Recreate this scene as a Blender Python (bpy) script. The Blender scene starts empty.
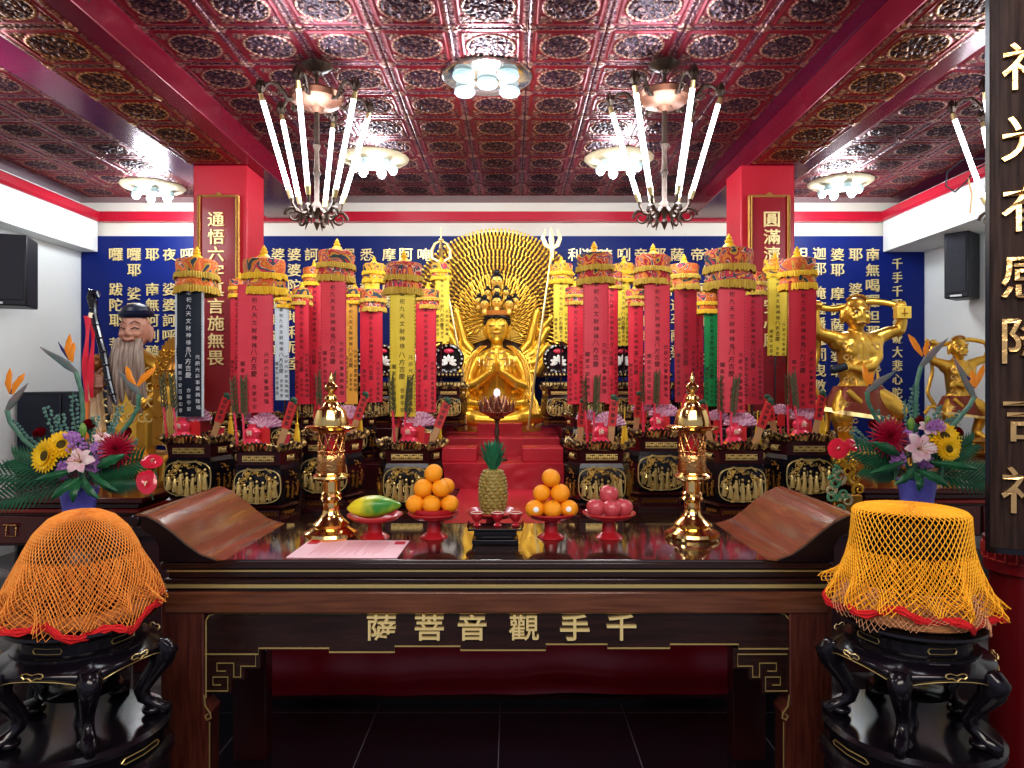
import bpy, math, random
from math import sin, cos, pi, radians as R
from mathutils import Vector, Matrix, noise
random.seed(7)
COL = bpy.context.scene.collection
FPX, EYE = 700.0, 1.65
def W(px, py, d):
    """room position seen at pixel (px,py) of the survey photo, at depth d metres from the viewpoint"""
    return Vector(((px-512)/FPX*d, d, EYE-(py-384)/FPX*d))
# ------------------------------------------------------------------ materials
MT = {}
def mat(name, col=(.5,.5,.5), rough=.5, metal=0, emit=None, es=1, bump=0, bs=40, col2=None, ns=8, spec=.5, kind='noise', coat=0, stretch=(1,1,1), trans=0, detail=4, lo=.35, hi=.65):
    if name in MT: return MT[name]
    m = bpy.data.materials.new(name); m.use_nodes = True
    nt = m.node_tree; b = nt.nodes['Principled BSDF']
    b.inputs['Base Color'].default_value = (*col,1); b.inputs['Roughness'].default_value = rough
    b.inputs['Metallic'].default_value = metal; b.inputs['Specular IOR Level'].default_value = spec
    if coat: b.inputs['Coat Weight'].default_value = coat; b.inputs['Coat Roughness'].default_value = .08
    if trans: b.inputs['Transmission Weight'].default_value = trans
    if emit: b.inputs['Emission Color'].default_value = (*emit,1); b.inputs['Emission Strength'].default_value = es
    if col2 or bump:
        tc = nt.nodes.new('ShaderNodeTexCoord'); mp = nt.nodes.new('ShaderNodeMapping')
        mp.inputs['Scale'].default_value = stretch
        nt.links.new(tc.outputs['Object'], mp.inputs['Vector'])
    if col2:
        if kind == 'voronoi':
            n = nt.nodes.new('ShaderNodeTexVoronoi'); n.inputs['Scale'].default_value = ns; out = n.outputs['Distance']
        else:
            n = nt.nodes.new('ShaderNodeTexNoise'); n.inputs['Scale'].default_value = ns; n.inputs['Detail'].default_value = detail; out = n.outputs['Fac']
        nt.links.new(mp.outputs['Vector'], n.inputs['Vector'])
        cr = nt.nodes.new('ShaderNodeValToRGB')
        cr.color_ramp.elements[0].position = lo; cr.color_ramp.elements[1].position = hi
        cr.color_ramp.elements[0].color = (*col,1); cr.color_ramp.elements[1].color = (*col2,1)
        nt.links.new(out, cr.inputs['Fac']); nt.links.new(cr.outputs['Color'], b.inputs['Base Color'])
    if bump:
        n = nt.nodes.new('ShaderNodeTexNoise'); n.inputs['Scale'].default_value = bs; n.inputs['Detail'].default_value = 3
        nt.links.new(mp.outputs['Vector'], n.inputs['Vector'])
        bp = nt.nodes.new('ShaderNodeBump'); bp.inputs['Strength'].default_value = bump; bp.inputs['Distance'].default_value = .01
        nt.links.new(n.outputs['Fac'], bp.inputs['Height']); nt.links.new(bp.outputs['Normal'], b.inputs['Normal'])
    MT[name] = m; return m
def embroid(name, base, seedoff):
    """multicoloured embroidered cloth: voronoi cells mapped through a ramp"""
    m = mat(name, base, .75); nt = m.node_tree; b = nt.nodes['Principled BSDF']
    tc = nt.nodes.new('ShaderNodeTexCoord'); mp = nt.nodes.new('ShaderNodeMapping'); mp.inputs['Location'].default_value = (seedoff,seedoff*.7,0)
    no = nt.nodes.new('ShaderNodeTexNoise'); no.inputs['Scale'].default_value = 8; no.inputs['Detail'].default_value = 1.5; no.inputs['Distortion'].default_value = 1.6
    nt.links.new(tc.outputs['Object'], mp.inputs['Vector']); nt.links.new(mp.outputs['Vector'], no.inputs['Vector'])
    cr = nt.nodes.new('ShaderNodeValToRGB'); E = cr.color_ramp.elements; cr.color_ramp.interpolation = 'CONSTANT'
    cols = [(.30,(.03,.05,.07)),(.38,(.55,.30,.04)),(.43,base),(.50,(.72,.24,.04)),(.54,base),(.575,(.75,.42,.28)),(.60,(.05,.07,.09)),(.64,(.6,.05,.09)),(.69,(.75,.45,.05))]
    E[0].position = 0; E[0].color = (*base,1); E[1].position = .30; E[1].color = (*cols[0][1],1)
    for p,c in cols[1:]:
        e = E.new(p); e.color = (*c,1)
    nt.links.new(no.outputs['Fac'], cr.inputs['Fac']); nt.links.new(cr.outputs['Color'], b.inputs['Base Color'])
    return m
gold   = mat('gold', (.72,.43,.075), .32, .8, bump=.15, bs=30)
goldb  = mat('gold_bright', (.88,.54,.07), .32, .68, bump=.06, bs=15)
goldd  = mat('gold_dark', (.42,.20,.035), .38, .8, bump=.2, bs=60)
goldp  = mat('gold_pale', (.78,.60,.26), .32, .75)
goldt  = mat('gold_lettering', (.92,.74,.36), .4, .4)
brass  = mat('brass', (.86,.60,.25), .13, 1, bump=.05, bs=12)
brassr = mat('brass_rosy', (.62,.33,.13), .2, 1, bump=.4, bs=80)
lacq   = mat('black_lacquer', (.008,.006,.010), .2, 0, spec=.45, coat=.15)
rimc   = mat('rim_carving', (.035,.016,.012), .35, .5, col2=(.62,.42,.15), ns=34, lo=.46, hi=.62, bump=.4, bs=80)
lacqr  = mat('maroon_lacquer', (.045,.008,.010), .2, 0, spec=.5, coat=.3)
blackm = mat('black_plastic', (.012,.013,.018), .45)
bronze = mat('bronze', (.085,.055,.042), .42, .6, bump=.3, bs=50)
copper = mat('copper_plate', (.26,.12,.08), .42, .8)
redp   = mat('red_paint', (.42,.014,.026), .38, 0, bump=.1, bs=8, col2=(.50,.022,.042), ns=1.5)
beamr  = mat('beam_red', (.15,.006,.022), .22, .2, col2=(.22,.010,.03), ns=1.1)
beamp  = mat('beam_purple', (.13,.01,.05), .22, .25, col2=(.20,.014,.07), ns=1.3)
redc   = mat('red_cloth', (.34,.010,.022), .42, 0, bump=.5, bs=5, col2=(.44,.016,.034), ns=3)
redd   = mat('deep_red_satin', (.30,.006,.020), .28, 0, bump=.5, bs=4)
cream  = mat('cream_paint', (.74,.68,.58), .6, col2=(.80,.76,.68), ns=1)
white  = mat('white_wall', (.78,.80,.78), .55, col2=(.86,.87,.84), ns=.7)
blue   = mat('blue_panel', (.002,.012,.125), .5, col2=(.003,.016,.165), ns=.8, spec=.3)
wood   = mat('brown_wood', (.10,.034,.018), .28, 0, col2=(.17,.065,.032), ns=5, stretch=(1,6,14), coat=.3, detail=8)
woodl  = mat('leg_wood', (.065,.014,.009), .35, 0, col2=(.125,.032,.018), ns=6, stretch=(14,6,1), coat=.2, detail=8)
woodd  = mat('dark_wood', (.020,.008,.007), .25, 0, col2=(.036,.014,.011), ns=5, stretch=(1,6,14), coat=.3, detail=6)
woods  = mat('scroll_wood', (.15,.052,.019), .22, 0, col2=(.21,.082,.030), ns=3, stretch=(9,1,9), coat=.5, detail=8)
signw  = mat('sign_wood', (.020,.011,.010), .65, 0, col2=(.050,.028,.023), ns=5, stretch=(18,18,1), detail=6, spec=.2)
topm   = mat('table_top_gloss', (.030,.016,.014), .06, 0, spec=.9, col2=(.05,.026,.02), ns=4, stretch=(1,6,1), coat=.8)
plateR = mat('red_plastic', (.42,.018,.028), .3, coat=.3)
skin   = mat('skin_brown', (.46,.22,.15), .4, col2=(.38,.17,.11), ns=9)
beardm = mat('beard', (.16,.10,.075), .6, col2=(.34,.27,.22), ns=9, stretch=(9,2,.6))
darkc  = mat('dark_navy', (.006,.010,.03), .4)
paper  = mat('pink_paper', (.86,.55,.62), .6)
inkr   = mat('red_ink', (.55,.03,.06), .6)
ink    = mat('black_ink', (.02,.012,.012), .6)
inkw   = mat('white_ink', (.85,.87,.9), .6)
greenl = mat('leaf_green', (.018,.11,.05), .4, col2=(.03,.18,.07), ns=12)
greenp = mat('palm_green', (.010,.075,.04), .35, col2=(.025,.14,.06), ns=9)
eucg   = mat('eucalyptus', (.10,.22,.20), .55, col2=(.18,.33,.28), ns=20)
stemg  = mat('stem_green', (.05,.17,.12), .4, col2=(.12,.27,.18), ns=20)
beakg  = mat('bird_beak', (.08,.20,.19), .4, col2=(.33,.20,.20), ns=9)
orangep= mat('orange_petal', (.95,.32,.02), .4)
bluep  = mat('blue_petal', (.03,.03,.16), .4)
yellowp= mat('yellow_petal', (.95,.60,.01), .5)
sunc   = mat('sunflower_centre', (.10,.07,.01), .8, bump=.5, bs=150)
mumr   = mat('crimson_petal', (.42,.006,.045), .5)
roser  = mat('rose_red', (.25,.004,.015), .45)
lilyp  = mat('lily_pink', (.85,.50,.58), .4, col2=(.90,.78,.76), ns=25)
purpf  = mat('purple_floret', (.40,.14,.52), .5, col2=(.66,.38,.74), ns=60)
anthr  = mat('anthurium_red', (.70,.03,.07), .18, coat=.5)
spadix = mat('spadix', (.85,.62,.45), .5)
vasep  = mat('violet_vase', (.13,.12,.50), .35, col2=(.18,.17,.60), ns=10)
tube_m = mat('lamp_tube', (.9,.95,1), .4, emit=(.80,.93,1), es=7)
bulb_m = mat('lamp_bulb', (.9,.95,1), .4, emit=(.72,.92,1), es=14)
glassm = mat('frosted_glass', (.45,.58,.60), .12, emit=(.6,.9,1), es=.25)
yelf   = mat('yellow_fringe', (.72,.42,.02), .8, col2=(.85,.58,.06), ns=140, stretch=(1,1,.05))
oldf   = mat('olive_fringe', (.45,.28,.035), .8, col2=(.62,.44,.08), ns=140, stretch=(1,1,.05))
yelc   = mat('yellow_cloth', (.88,.50,.01), .5)
crocO  = mat('orange_crochet', (.74,.26,.045), .8, col2=(.80,.33,.07), ns=60)
crocY  = mat('yellow_crochet', (.86,.40,.02), .8, col2=(.92,.48,.035), ns=60)
crocR  = mat('red_crochet', (.62,.015,.02), .8, bump=.6, bs=150)
peach  = mat('peach_cushion', (.62,.27,.11), .8, bump=.4, bs=160)
bowlm  = mat('dark_bronze', (.03,.022,.02), .3, .6)
orangem= mat('orange_peel', (.92,.36,.012), .42, bump=.35, bs=160)
applem = mat('apple_skin', (.42,.03,.05), .3, col2=(.62,.14,.16), ns=14, coat=.3)
papm   = mat('papaya_skin', (.72,.62,.03), .4, col2=(.04,.24,.03), ns=6, lo=.42, hi=.66, coat=.2)
def _pap():
    nt=papm.node_tree; cr=[n for n in nt.nodes if n.type=='VALTORGB'][0]; no=[n for n in nt.nodes if n.type=='TEX_NOISE'][0]
    tc=[n for n in nt.nodes if n.type=='TEX_COORD'][0]; sx=nt.nodes.new('ShaderNodeSeparateXYZ'); nt.links.new(tc.outputs['Object'],sx.inputs[0])
    a=nt.nodes.new('ShaderNodeMath'); a.operation='MULTIPLY_ADD'; a.inputs[1].default_value=1.6; nt.links.new(sx.outputs['X'],a.inputs[0]); nt.links.new(no.outputs['Fac'],a.inputs[2])
    c=nt.nodes.new('ShaderNodeMath'); c.operation='MULTIPLY_ADD'; c.inputs[1].default_value=1.6; nt.links.new(sx.outputs['Z'],c.inputs[0]); nt.links.new(a.outputs[0],c.inputs[2]); nt.links.new(c.outputs[0],cr.inputs['Fac'])
_pap()
pinem  = mat('pineapple_skin', (.26,.15,.03), .55, col2=(.34,.25,.06), ns=30)
pineg  = mat('pineapple_eye', (.42,.33,.11), .5, col2=(.20,.17,.05), ns=90)
crownl = mat('pineapple_leaf', (.015,.13,.075), .45, col2=(.03,.20,.10), ns=20)
pinkb  = mat('pink_glass', (.78,.06,.12), .25, coat=.4)
orangb = mat('orange_print', (.85,.22,.03), .5)
fanm   = mat('pink_white_fan', (.80,.58,.70), .6, col2=(.45,.14,.30), ns=55, lo=.45,hi=.7)
twigm  = mat('olive_twig', (.10,.10,.045), .6)
tagwood= mat('bare_wood', (.50,.28,.13), .55)
bluesh = mat('light_blue_grey', (.55,.62,.64), .6)
velvetg= mat('vine_green', (.14,.42,.24), .45)
GREYW  = mat('silver_border', (.62,.68,.72), .5)
# ------------------------------------------------------------------ mesh builder
class MB:
    def __init__(s): s.v=[]; s.f=[]
    def add(s, vs, fs, M=None):
        o=len(s.v)
        s.v += [tuple(M@Vector(v)) if M is not None else tuple(v) for v in vs]
        s.f += [tuple(i+o for i in f) for f in fs]; return s
    def box(s, a, b, M=None):
        x0,y0,z0=a; x1,y1,z1=b
        return s.add([(x0,y0,z0),(x1,y0,z0),(x1,y1,z0),(x0,y1,z0),(x0,y0,z1),(x1,y0,z1),(x1,y1,z1),(x0,y1,z1)],
            [(3,2,1,0),(4,5,6,7),(0,1,5,4),(1,2,6,5),(2,3,7,6),(3,0,4,7)],M)
    def sph(s, c, r, n=12, m=8, M=None):
        if not hasattr(r,'__len__'): r=(r,r,r)
        vs=[(c[0],c[1],c[2]+r[2])]
        for j in range(1,m):
            t=pi*j/m
            for i in range(n):
                a=2*pi*i/n; vs.append((c[0]+r[0]*sin(t)*cos(a),c[1]+r[1]*sin(t)*sin(a),c[2]+r[2]*cos(t)))
        vs.append((c[0],c[1],c[2]-r[2])); L=len(vs)-1
        fs=[(0,1+i,1+(i+1)%n) for i in range(n)]
        for j in range(m-2):
            for i in range(n):
                p=1+j*n+i; q=1+j*n+(i+1)%n; fs.append((p,p+n,q+n,q))
        fs+=[(L,1+(m-2)*n+(i+1)%n,1+(m-2)*n+i) for i in range(n)]
        return s.add(vs,fs,M)
    def lathe(s, prof, n=24, c=(0,0,0), M=None, mod=None):
        vs=[];fs=[]
        for j,(r,z) in enumerate(prof):
            for i in range(n):
                a=2*pi*i/n; rr=r*(mod(a,j) if mod else 1)
                vs.append((c[0]+rr*cos(a),c[1]+rr*sin(a),c[2]+z))
        for j in range(len(prof)-1):
            for i in range(n):
                p=j*n+i;q=j*n+(i+1)%n; fs.append((p,q,q+n,p+n))
        if prof[0][0]>1e-4: fs.append(tuple(range(n-1,-1,-1)))
        if prof[-1][0]>1e-4: fs.append(tuple((len(prof)-1)*n+i for i in range(n)))
        return s.add(vs,fs,M)
    def tube(s, pts, r, n=6, flat=1.0, M=None, up=None):
        pts=[Vector(p) for p in pts]; K=len(pts); vs=[];fs=[]
        nrm=None
        for k,p in enumerate(pts):
            t=(pts[min(k+1,K-1)]-pts[max(k-1,0)])
            if t.length<1e-9: t=Vector((0,0,1))
            t.normalize()
            if nrm is None:
                u=Vector(up) if up else (Vector((0,1,0)) if abs(t.y)<.9 else Vector((1,0,0)))
                nrm=(u-t*u.dot(t)).normalized()
            else:
                nrm=(nrm-t*nrm.dot(t))
                nrm = nrm.normalized() if nrm.length>1e-6 else t.orthogonal().normalized()
            bn=t.cross(nrm); rr=r[k] if hasattr(r,'__len__') else r
            for i in range(n):
                a=2*pi*i/n; vs.append(p+nrm*(cos(a)*rr*flat)+bn*(sin(a)*rr))
        for k in range(K-1):
            for i in range(n):
                p=k*n+i;q=k*n+(i+1)%n; fs.append((p,q,q+n,p+n))
        fs.append(tuple(range(n-1,-1,-1))); fs.append(tuple((K-1)*n+i for i in range(n)))
        return s.add(vs,fs,M)
    def prism(s, poly, y0, y1, M=None):
        """polygon in xz extruded along y"""
        n=len(poly); vs=[(x,y0,z) for x,z in poly]+[(x,y1,z) for x,z in poly]
        fs=[tuple(range(n)),tuple(range(2*n-1,n-1,-1))]+[(i,i+n,(i+1)%n+n,(i+1)%n) for i in range(n)]
        return s.add(vs,fs,M)
    def column(s, poly, z0, z1, poly2=None, M=None):
        """polygon in xy extruded up"""
        n=len(poly); p2=poly2 or poly
        vs=[(x,y,z0) for x,y in poly]+[(x,y,z1) for x,y in p2]
        fs=[tuple(range(n-1,-1,-1)),tuple(range(n,2*n))]+[(i,(i+1)%n,(i+1)%n+n,i+n) for i in range(n)]
        return s.add(vs,fs,M)
    def grid(s, fn, nu, nv, closed=False):
        vs=[fn(i/(nu if closed else nu-1), j/(nv-1)) for j in range(nv) for i in range(nu)]
        fs=[]
        for j in range(nv-1):
            for i in range(nu if closed else nu-1):
                k=(i+1)%nu; fs.append((j*nu+i,j*nu+k,(j+1)*nu+k,(j+1)*nu+i))
        return s.add(vs,fs)
    def torus(s, c, R_, r, n=24, m=8, M=None):
        vs=[];fs=[]
        for i in range(n):
            a=2*pi*i/n
            for j in range(m):
                b=2*pi*j/m; vs.append((c[0]+(R_+r*cos(b))*cos(a),c[1]+(R_+r*cos(b))*sin(a),c[2]+r*sin(b)))
        for i in range(n):
            for j in range(m):
                fs.append((i*m+j,((i+1)%n)*m+j,((i+1)%n)*m+(j+1)%m,i*m+(j+1)%m))
        return s.add(vs,fs,M)
    def mesh(s, name, m, smooth=.6):
        me=bpy.data.meshes.new(name); me.from_pydata(s.v,[],s.f); me.update()
        me.materials.append(m)
        if smooth:
            me.polygons.foreach_set('use_smooth',[True]*len(me.polygons))
            try: me.set_sharp_from_angle(angle=smooth)
            except Exception: pass
        return me
    def obj(s, name, m, parent=None, smooth=.6, loc=None, bevel=0):
        o=bpy.data.objects.new(name, s.mesh(name,m,smooth)); COL.objects.link(o)
        if parent: o.parent=parent
        if loc is not None: o.location=loc
        if bevel:
            b=o.modifiers.new('bevel','BEVEL'); b.width=bevel; b.segments=2; b.limit_method='ANGLE'; b.angle_limit=.6
        return o
def thing(name, label, cat, loc=(0,0,0), group=None, rz=0):
    o=bpy.data.objects.new(name,None); COL.objects.link(o); o.location=loc; o.rotation_euler=(0,0,rz)
    o.empty_display_size=.05
    return tag(o,label,cat,group)
def tag(o,label,cat,group=None):
    o['label']=label; o['category']=cat
    if group: o['group']=group
    return o
def struct(o): o['kind']='structure'; return o
def dup(root, loc, label, rz=None, group=None, sc=None):
    r=root.copy(); COL.objects.link(r); r.location=loc; r['label']=label
    if rz is not None: r.rotation_euler=(0,0,rz)
    if group: r['group']=group
    if sc: r.scale=(sc,sc,sc)
    def rec(a,b):
        for ch in list(a.children):
            c=ch.copy(); COL.objects.link(c); c.parent=b; rec(ch,c)
    rec(root,r); return r
def T(x=0,y=0,z=0): return Matrix.Translation((x,y,z))
def RX(a): return Matrix.Rotation(a,4,'X')
def RY(a): return Matrix.Rotation(a,4,'Y')
def RZ(a): return Matrix.Rotation(a,4,'Z')
def SC(x,y,z): return Matrix.Diagonal((x,y,z,1))
def look(d, up=(0,0,1)):
    """matrix whose Z points along d"""
    return Vector(d).to_track_quat('Z','Y').to_matrix().to_4x4()
# ------------------------------------------------------------------ lettering
_ch={}
def glyph(c, res=3, off=.012):
    k=(c,res,off)
    if k in _ch: return _ch[k]
    cu=bpy.data.curves.new('glyph','FONT'); cu.body=c; cu.size=1; cu.resolution_u=res; cu.offset=off
    o=bpy.data.objects.new('glyph',cu); COL.objects.link(o)
    bpy.context.view_layer.update()
    dg=bpy.context.evaluated_depsgraph_get()
    me=bpy.data.meshes.new_from_object(o.evaluated_get(dg))
    vs=[tuple(v.co) for v in me.vertices]; fs=[tuple(p.vertices) for p in me.polygons]
    ed={}
    for f in fs:
        for i in range(len(f)):
            e=(f[i],f[(i+1)%len(f)]); ed[e]=ed.get(e,0)+1
    bd=[e for e in ed if (e[1],e[0]) not in ed]
    bpy.data.objects.remove(o); bpy.data.meshes.remove(me); bpy.data.curves.remove(cu)
    if vs:
        x0=min(v[0] for v in vs);x1=max(v[0] for v in vs);y0=min(v[1] for v in vs);y1=max(v[1] for v in vs)
        cx=(x0+x1)/2; cy=(y0+y1)/2; k2=1/max(x1-x0,y1-y0,1e-6)
        if c in '一二': k2=min(k2,1)
        vs=[((v[0]-cx)*k2,(v[1]-cy)*k2) for v in vs]
    _ch[k]=(vs,fs,bd); return _ch[k]
def letter(mb, c, x, z, size, y, thick=0, M=None, res=3, off=.012, sx=1):
    """character standing in the xz plane facing -y"""
    vs,fs,bd=glyph(c,res,off)
    if not vs: return
    n=len(vs)
    V=[(x+v[0]*size*sx,y,z+v[1]*size) for v in vs]; Fs=list(fs)
    if thick:
        V+=[(a,y+thick,b) for a,_,b in V[:n]]
        Fs=Fs+[(b,a,a+n,b+n) for a,b in bd]
    mb.add(V,Fs,M)
# ================================================================== ROOM
CEI=3.71; WX0,WX1=-4.90,4.69; BACK=8.0; FRONT=-1.2
floorm = mat('floor_marble', (.030,.020,.022), .14, col2=(.34,.31,.31), ns=1.1, detail=9, lo=.50, hi=.60, coat=.3)
tilebl = mat('floor_black_tile', (.010,.007,.011), .12, coat=.2, spec=.4)
groutm = mat('tile_joint', (.07,.06,.07), .5)
fl=struct(MB().box((WX0,FRONT,-.1),(WX1,BACK,0)).obj('floor',floorm))
mb=MB().box((-1.75,2.0,0),(1.65,3.75,.006)); struct(mb.obj('floor_tiles',tilebl,fl))
mb=MB()
for x in (-1.3,-.68,-.06,.56,1.18): mb.box((x-.0025,2.0,.006),(x+.0025,3.75,.0075))
for y in (2.3,2.9,3.5): mb.box((-1.75,y-.0025,.006),(1.65,y+.0025,.0075))
struct(mb.obj('tile_joints',groutm,fl,smooth=0))
struct(MB().box((WX0-.15,FRONT,-.1),(WX0,BACK,CEI)).obj('wall_left',white))
struct(MB().box((WX1,FRONT,-.1),(WX1+.15,BACK,CEI)).obj('wall_right',white))
wb=struct(MB().box((WX0-.15,BACK,-.1),(WX1+.15,BACK+.15,CEI)).obj('wall_back',cream))
struct(MB().box((WX0+.01,BACK-.05,.3),(WX1-.01,BACK-.001,3.33)).obj('blue_panel',blue,wb))
# raised gold scripture on the blue panel, read in columns from the right
cols={870:'南無喝囉怛那哆囉夜耶',853:'耶 婆盧羯帝爍缽囉耶',835:'婆耶 摩訶薩埵婆耶',817:'迦耶 唵薩皤囉罰曳數',
 799:'怛寫 南無悉吉栗埵',781:'伊蒙阿唎耶婆盧',763:'吉帝室佛囉愣馱婆',745:'南無那囉謹墀',727:'醯利摩訶皤哆',709:'沙咩薩婆阿他',696:'帝 豆輸朋',676:'薩 阿逝孕薩婆',
 658:'那摩婆薩哆',640:'帝 摩婆伽摩',623:'唎 罰特豆怛姪他',605:'唵阿婆盧醯盧',588:'迦帝迦羅帝夷',574:'利 醯唎摩訶',425:'唵 菩提薩埵薩婆',407:'阿薩婆摩囉',390:'摩摩醯摩',368:'悉 醯唎馱孕俱盧',350:'俱盧羯蒙度盧',331:'度盧罰闍耶帝摩',313:'訶 罰闍耶帝陀囉',296:'婆婆陀囉地利尼室',280:'婆 佛囉耶遮囉',262:'遮囉摩麼罰摩囉穆',244:'帝隸伊醯伊醯室那',226:'室那阿囉嘇佛囉舍利',208:'罰沙罰嘇佛囉舍耶',190:'呼盧呼盧摩囉呼',172:'夜 娑婆訶呼盧呼',155:'耶 南無阿利醯利',137:'囉耶 娑囉娑囉悉',119:'囉 跋陀耶 菩提夜菩'}
k=BACK/FPX
for px,txt in cols.items():
    mb=MB(); py=255.5
    if px in(817,799): py=254.5
    for i,c in enumerate(txt):
        if c==' ':
            py = 290 if py<285 else py+8
            continue
        P=W(px,py,BACK); letter(mb,c,P.x,P.z,12.6*k,BACK-.068,.017,off=.006,sx=1.05); py+=15.4
    struct(mb.obj('inscription_column',goldt,wb,smooth=0))
mb=MB(); py=264.5
for i,c in enumerate('千手千眼無礙大悲心陀羅尼'):
    if i==4: py+=6
    P=W(894.5,py,BACK); letter(mb,c,P.x,P.z,11*k,BACK-.068,.017,off=.006,sx=.9)
    py+=13.6
struct(mb.obj('inscription_column',goldt,wb,smooth=0))
# soffits with red crown trim
SL,SR=-4.70,4.21
struct(MB().box((WX0,FRONT,3.147),(SL,BACK-.06,3.62)).obj('wall_soffit_left',white))
struct(MB().box((SR,FRONT,3.147),(WX1,BACK-.06,3.62)).obj('wall_soffit_right',white))
prof=[(0,3.49),(.02,3.49),(.035,3.515),(.035,3.59),(.02,3.605),(0,3.605)]
redtrim=mat('red_trim',(.50,.015,.04),.3)
def trimx(x,sgn,nm):
    M=Matrix(((0,1,0,0),(1,0,0,0),(0,0,1,0),(0,0,0,1)))
    mb=MB().prism([(x+sgn*a*1.3,z) for a,z in prof],FRONT,BACK-.06); struct(mb.obj(nm,redtrim,smooth=0))
trimx(SL,1,'trim_1'); trimx(SR,-1,'trim_2')
mb=MB()
for a,b,c,d in ((3.49,3.60,.03,0),(3.505,3.585,.045,0)): mb.box((SL+.03,BACK-.06-c,a),(SR-.03,BACK,b))
struct(mb.obj('trim_3',redtrim,smooth=0))
struct(MB().box((SL-.2,BACK-.045,3.605),(SR+.2,BACK,CEI)).obj('trim_4',cream))
# ------------------------------------------------------------------ ceiling
tilem=bpy.data.materials.new('embossed_ceiling_tile'); tilem.use_nodes=True
nt=tilem.node_tree; b=nt.nodes['Principled BSDF']; at=nt.nodes.new('ShaderNodeVertexColor'); at.layer_name='Col'
nt.links.new(at.outputs['Color'],b.inputs['Base Color']); b.inputs['Metallic'].default_value=.55; b.inputs['Roughness'].default_value=.36
TS=.45
def tile_mesh(N=60, warm=0):
    vs=[];fs=[];hs=[];cs=[]
    for j in range(N):
        for i in range(N):
            u=i/(N-1)-.5; v=j/(N-1)-.5; a=max(abs(u),abs(v)); r=math.hypot(u,v); th=math.atan2(v,u)
            mn=min(abs(u),abs(v))
            def relief(f,seed):
                q=Vector((u*f,v*f,seed)); w=noise.noise_vector(q*.6)
                return 1-abs(noise.noise(q+w*1.6))*2.6
            if a>.487: h=-.005; c=(.06,.006,.02)
            elif a>.435:   # narrow leaf border
                t=relief(26,3); h=.004*t; c=(.32,.16,.14) if t>.72 else (.09,.02,.045)
                if mn>.40: h=.008; c=(.30,.15,.12)
            elif a>.385: h=.001; c=(.22,.012,.026)
            elif a>.365: h=.006; c=(.20,.02,.035)
            elif r<.31:
                t=relief(15,9)+.35*relief(34,1); h=.014*max(0,t-.35)*(1 if r<.295 else .3)
                c=(.48,.25,.17) if t>1.12 else ((.14,.06,.075) if t>.8 else (.035,.016,.032))
            elif r<.342:
                g=abs(sin(th*13)); h=.010*(.5+.5*g)*sin((r-.31)/.032*pi); c=(.46,.26,.18) if g>.45 else (.13,.04,.045)
            else:
                if mn>.20 and r>.37:
                    t=relief(22,5); h=.008*max(0,t-.2); c=(.42,.22,.16) if t>.75 else (.09,.025,.04)
                else: h=0; c=(.19,.010,.026)
            vs.append((u*TS,v*TS,-h)); hs.append(h); cs.append(c)
    for j in range(N-1):
        for i in range(N-1):
            p=j*N+i; fs.append((p,p+N,p+N+1,p+1))
    me=bpy.data.meshes.new('tile'+str(warm)); me.from_pydata(vs,[],fs)
    ca=me.color_attributes.new('Col','FLOAT_COLOR','POINT')
    fl=[]
    for c in cs:
        if warm: c=(min(1,c[0]*1.25+.01),c[1]*1.15,c[2]*.6)  # beam copy of the tile: golden light tinted into its colours
        fl+= [c[0],c[1],c[2],1]
    ca.data.foreach_set('color',fl); me.polygons.foreach_set('use_smooth',[True]*len(me.polygons))
    me.materials.append(tilem); return me
ceil=struct(MB().box((WX0,FRONT,CEI),(WX1,BACK,CEI+.1)).obj('ceiling',beamp))
TM=[tile_mesh(),tile_mesh(warm=1)]
def field(nm,x0,y0,nx,ny,z,warm=0):
    o=bpy.data.objects.new(nm,TM[warm]); COL.objects.link(o); o.location=(x0+TS/2,y0+TS/2,z); o.parent=ceil
    for n_,off in ((nx,(1,0,0)),(ny,(0,1,0))):
        if n_>1:
            a=o.modifiers.new('rows','ARRAY'); a.count=n_; a.use_relative_offset=False; a.use_constant_offset=True; a.constant_offset_displace=tuple(q*TS for q in off)
    return struct(o)
field('embossed_tile_field',-2.153,7.64-14*TS,9,14,CEI-.004)
field('embossed_tile_field',-4.65,7.70-14*TS,3,14,CEI-.004)
field('embossed_tile_field',3.02-.18,7.70-14*TS,3,14,CEI-.004)
BB=3.51
for (xa,xb,nm,xt) in ((-2.87,-2.14,'trim_5',-2.725),(1.88,2.60,'trim_6',2.015)):
    mb=MB().box((xa+.13,FRONT,BB),(xb,BACK,CEI))
    o=struct(mb.obj(nm,beamr,bevel=.008))
    field('embossed_tile_field',xt,5.885-11*TS,1,11,BB-.004,1)
# flat purple margin strips of the side bays
struct(MB().box((-3.28,FRONT,CEI-.02),(-2.74,BACK-.05,CEI)).obj('trim_7',beamp)); struct(MB().box((2.60,FRONT,CEI-.02),(2.83,BACK-.05,CEI)).obj('trim_8',beamp))
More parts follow.
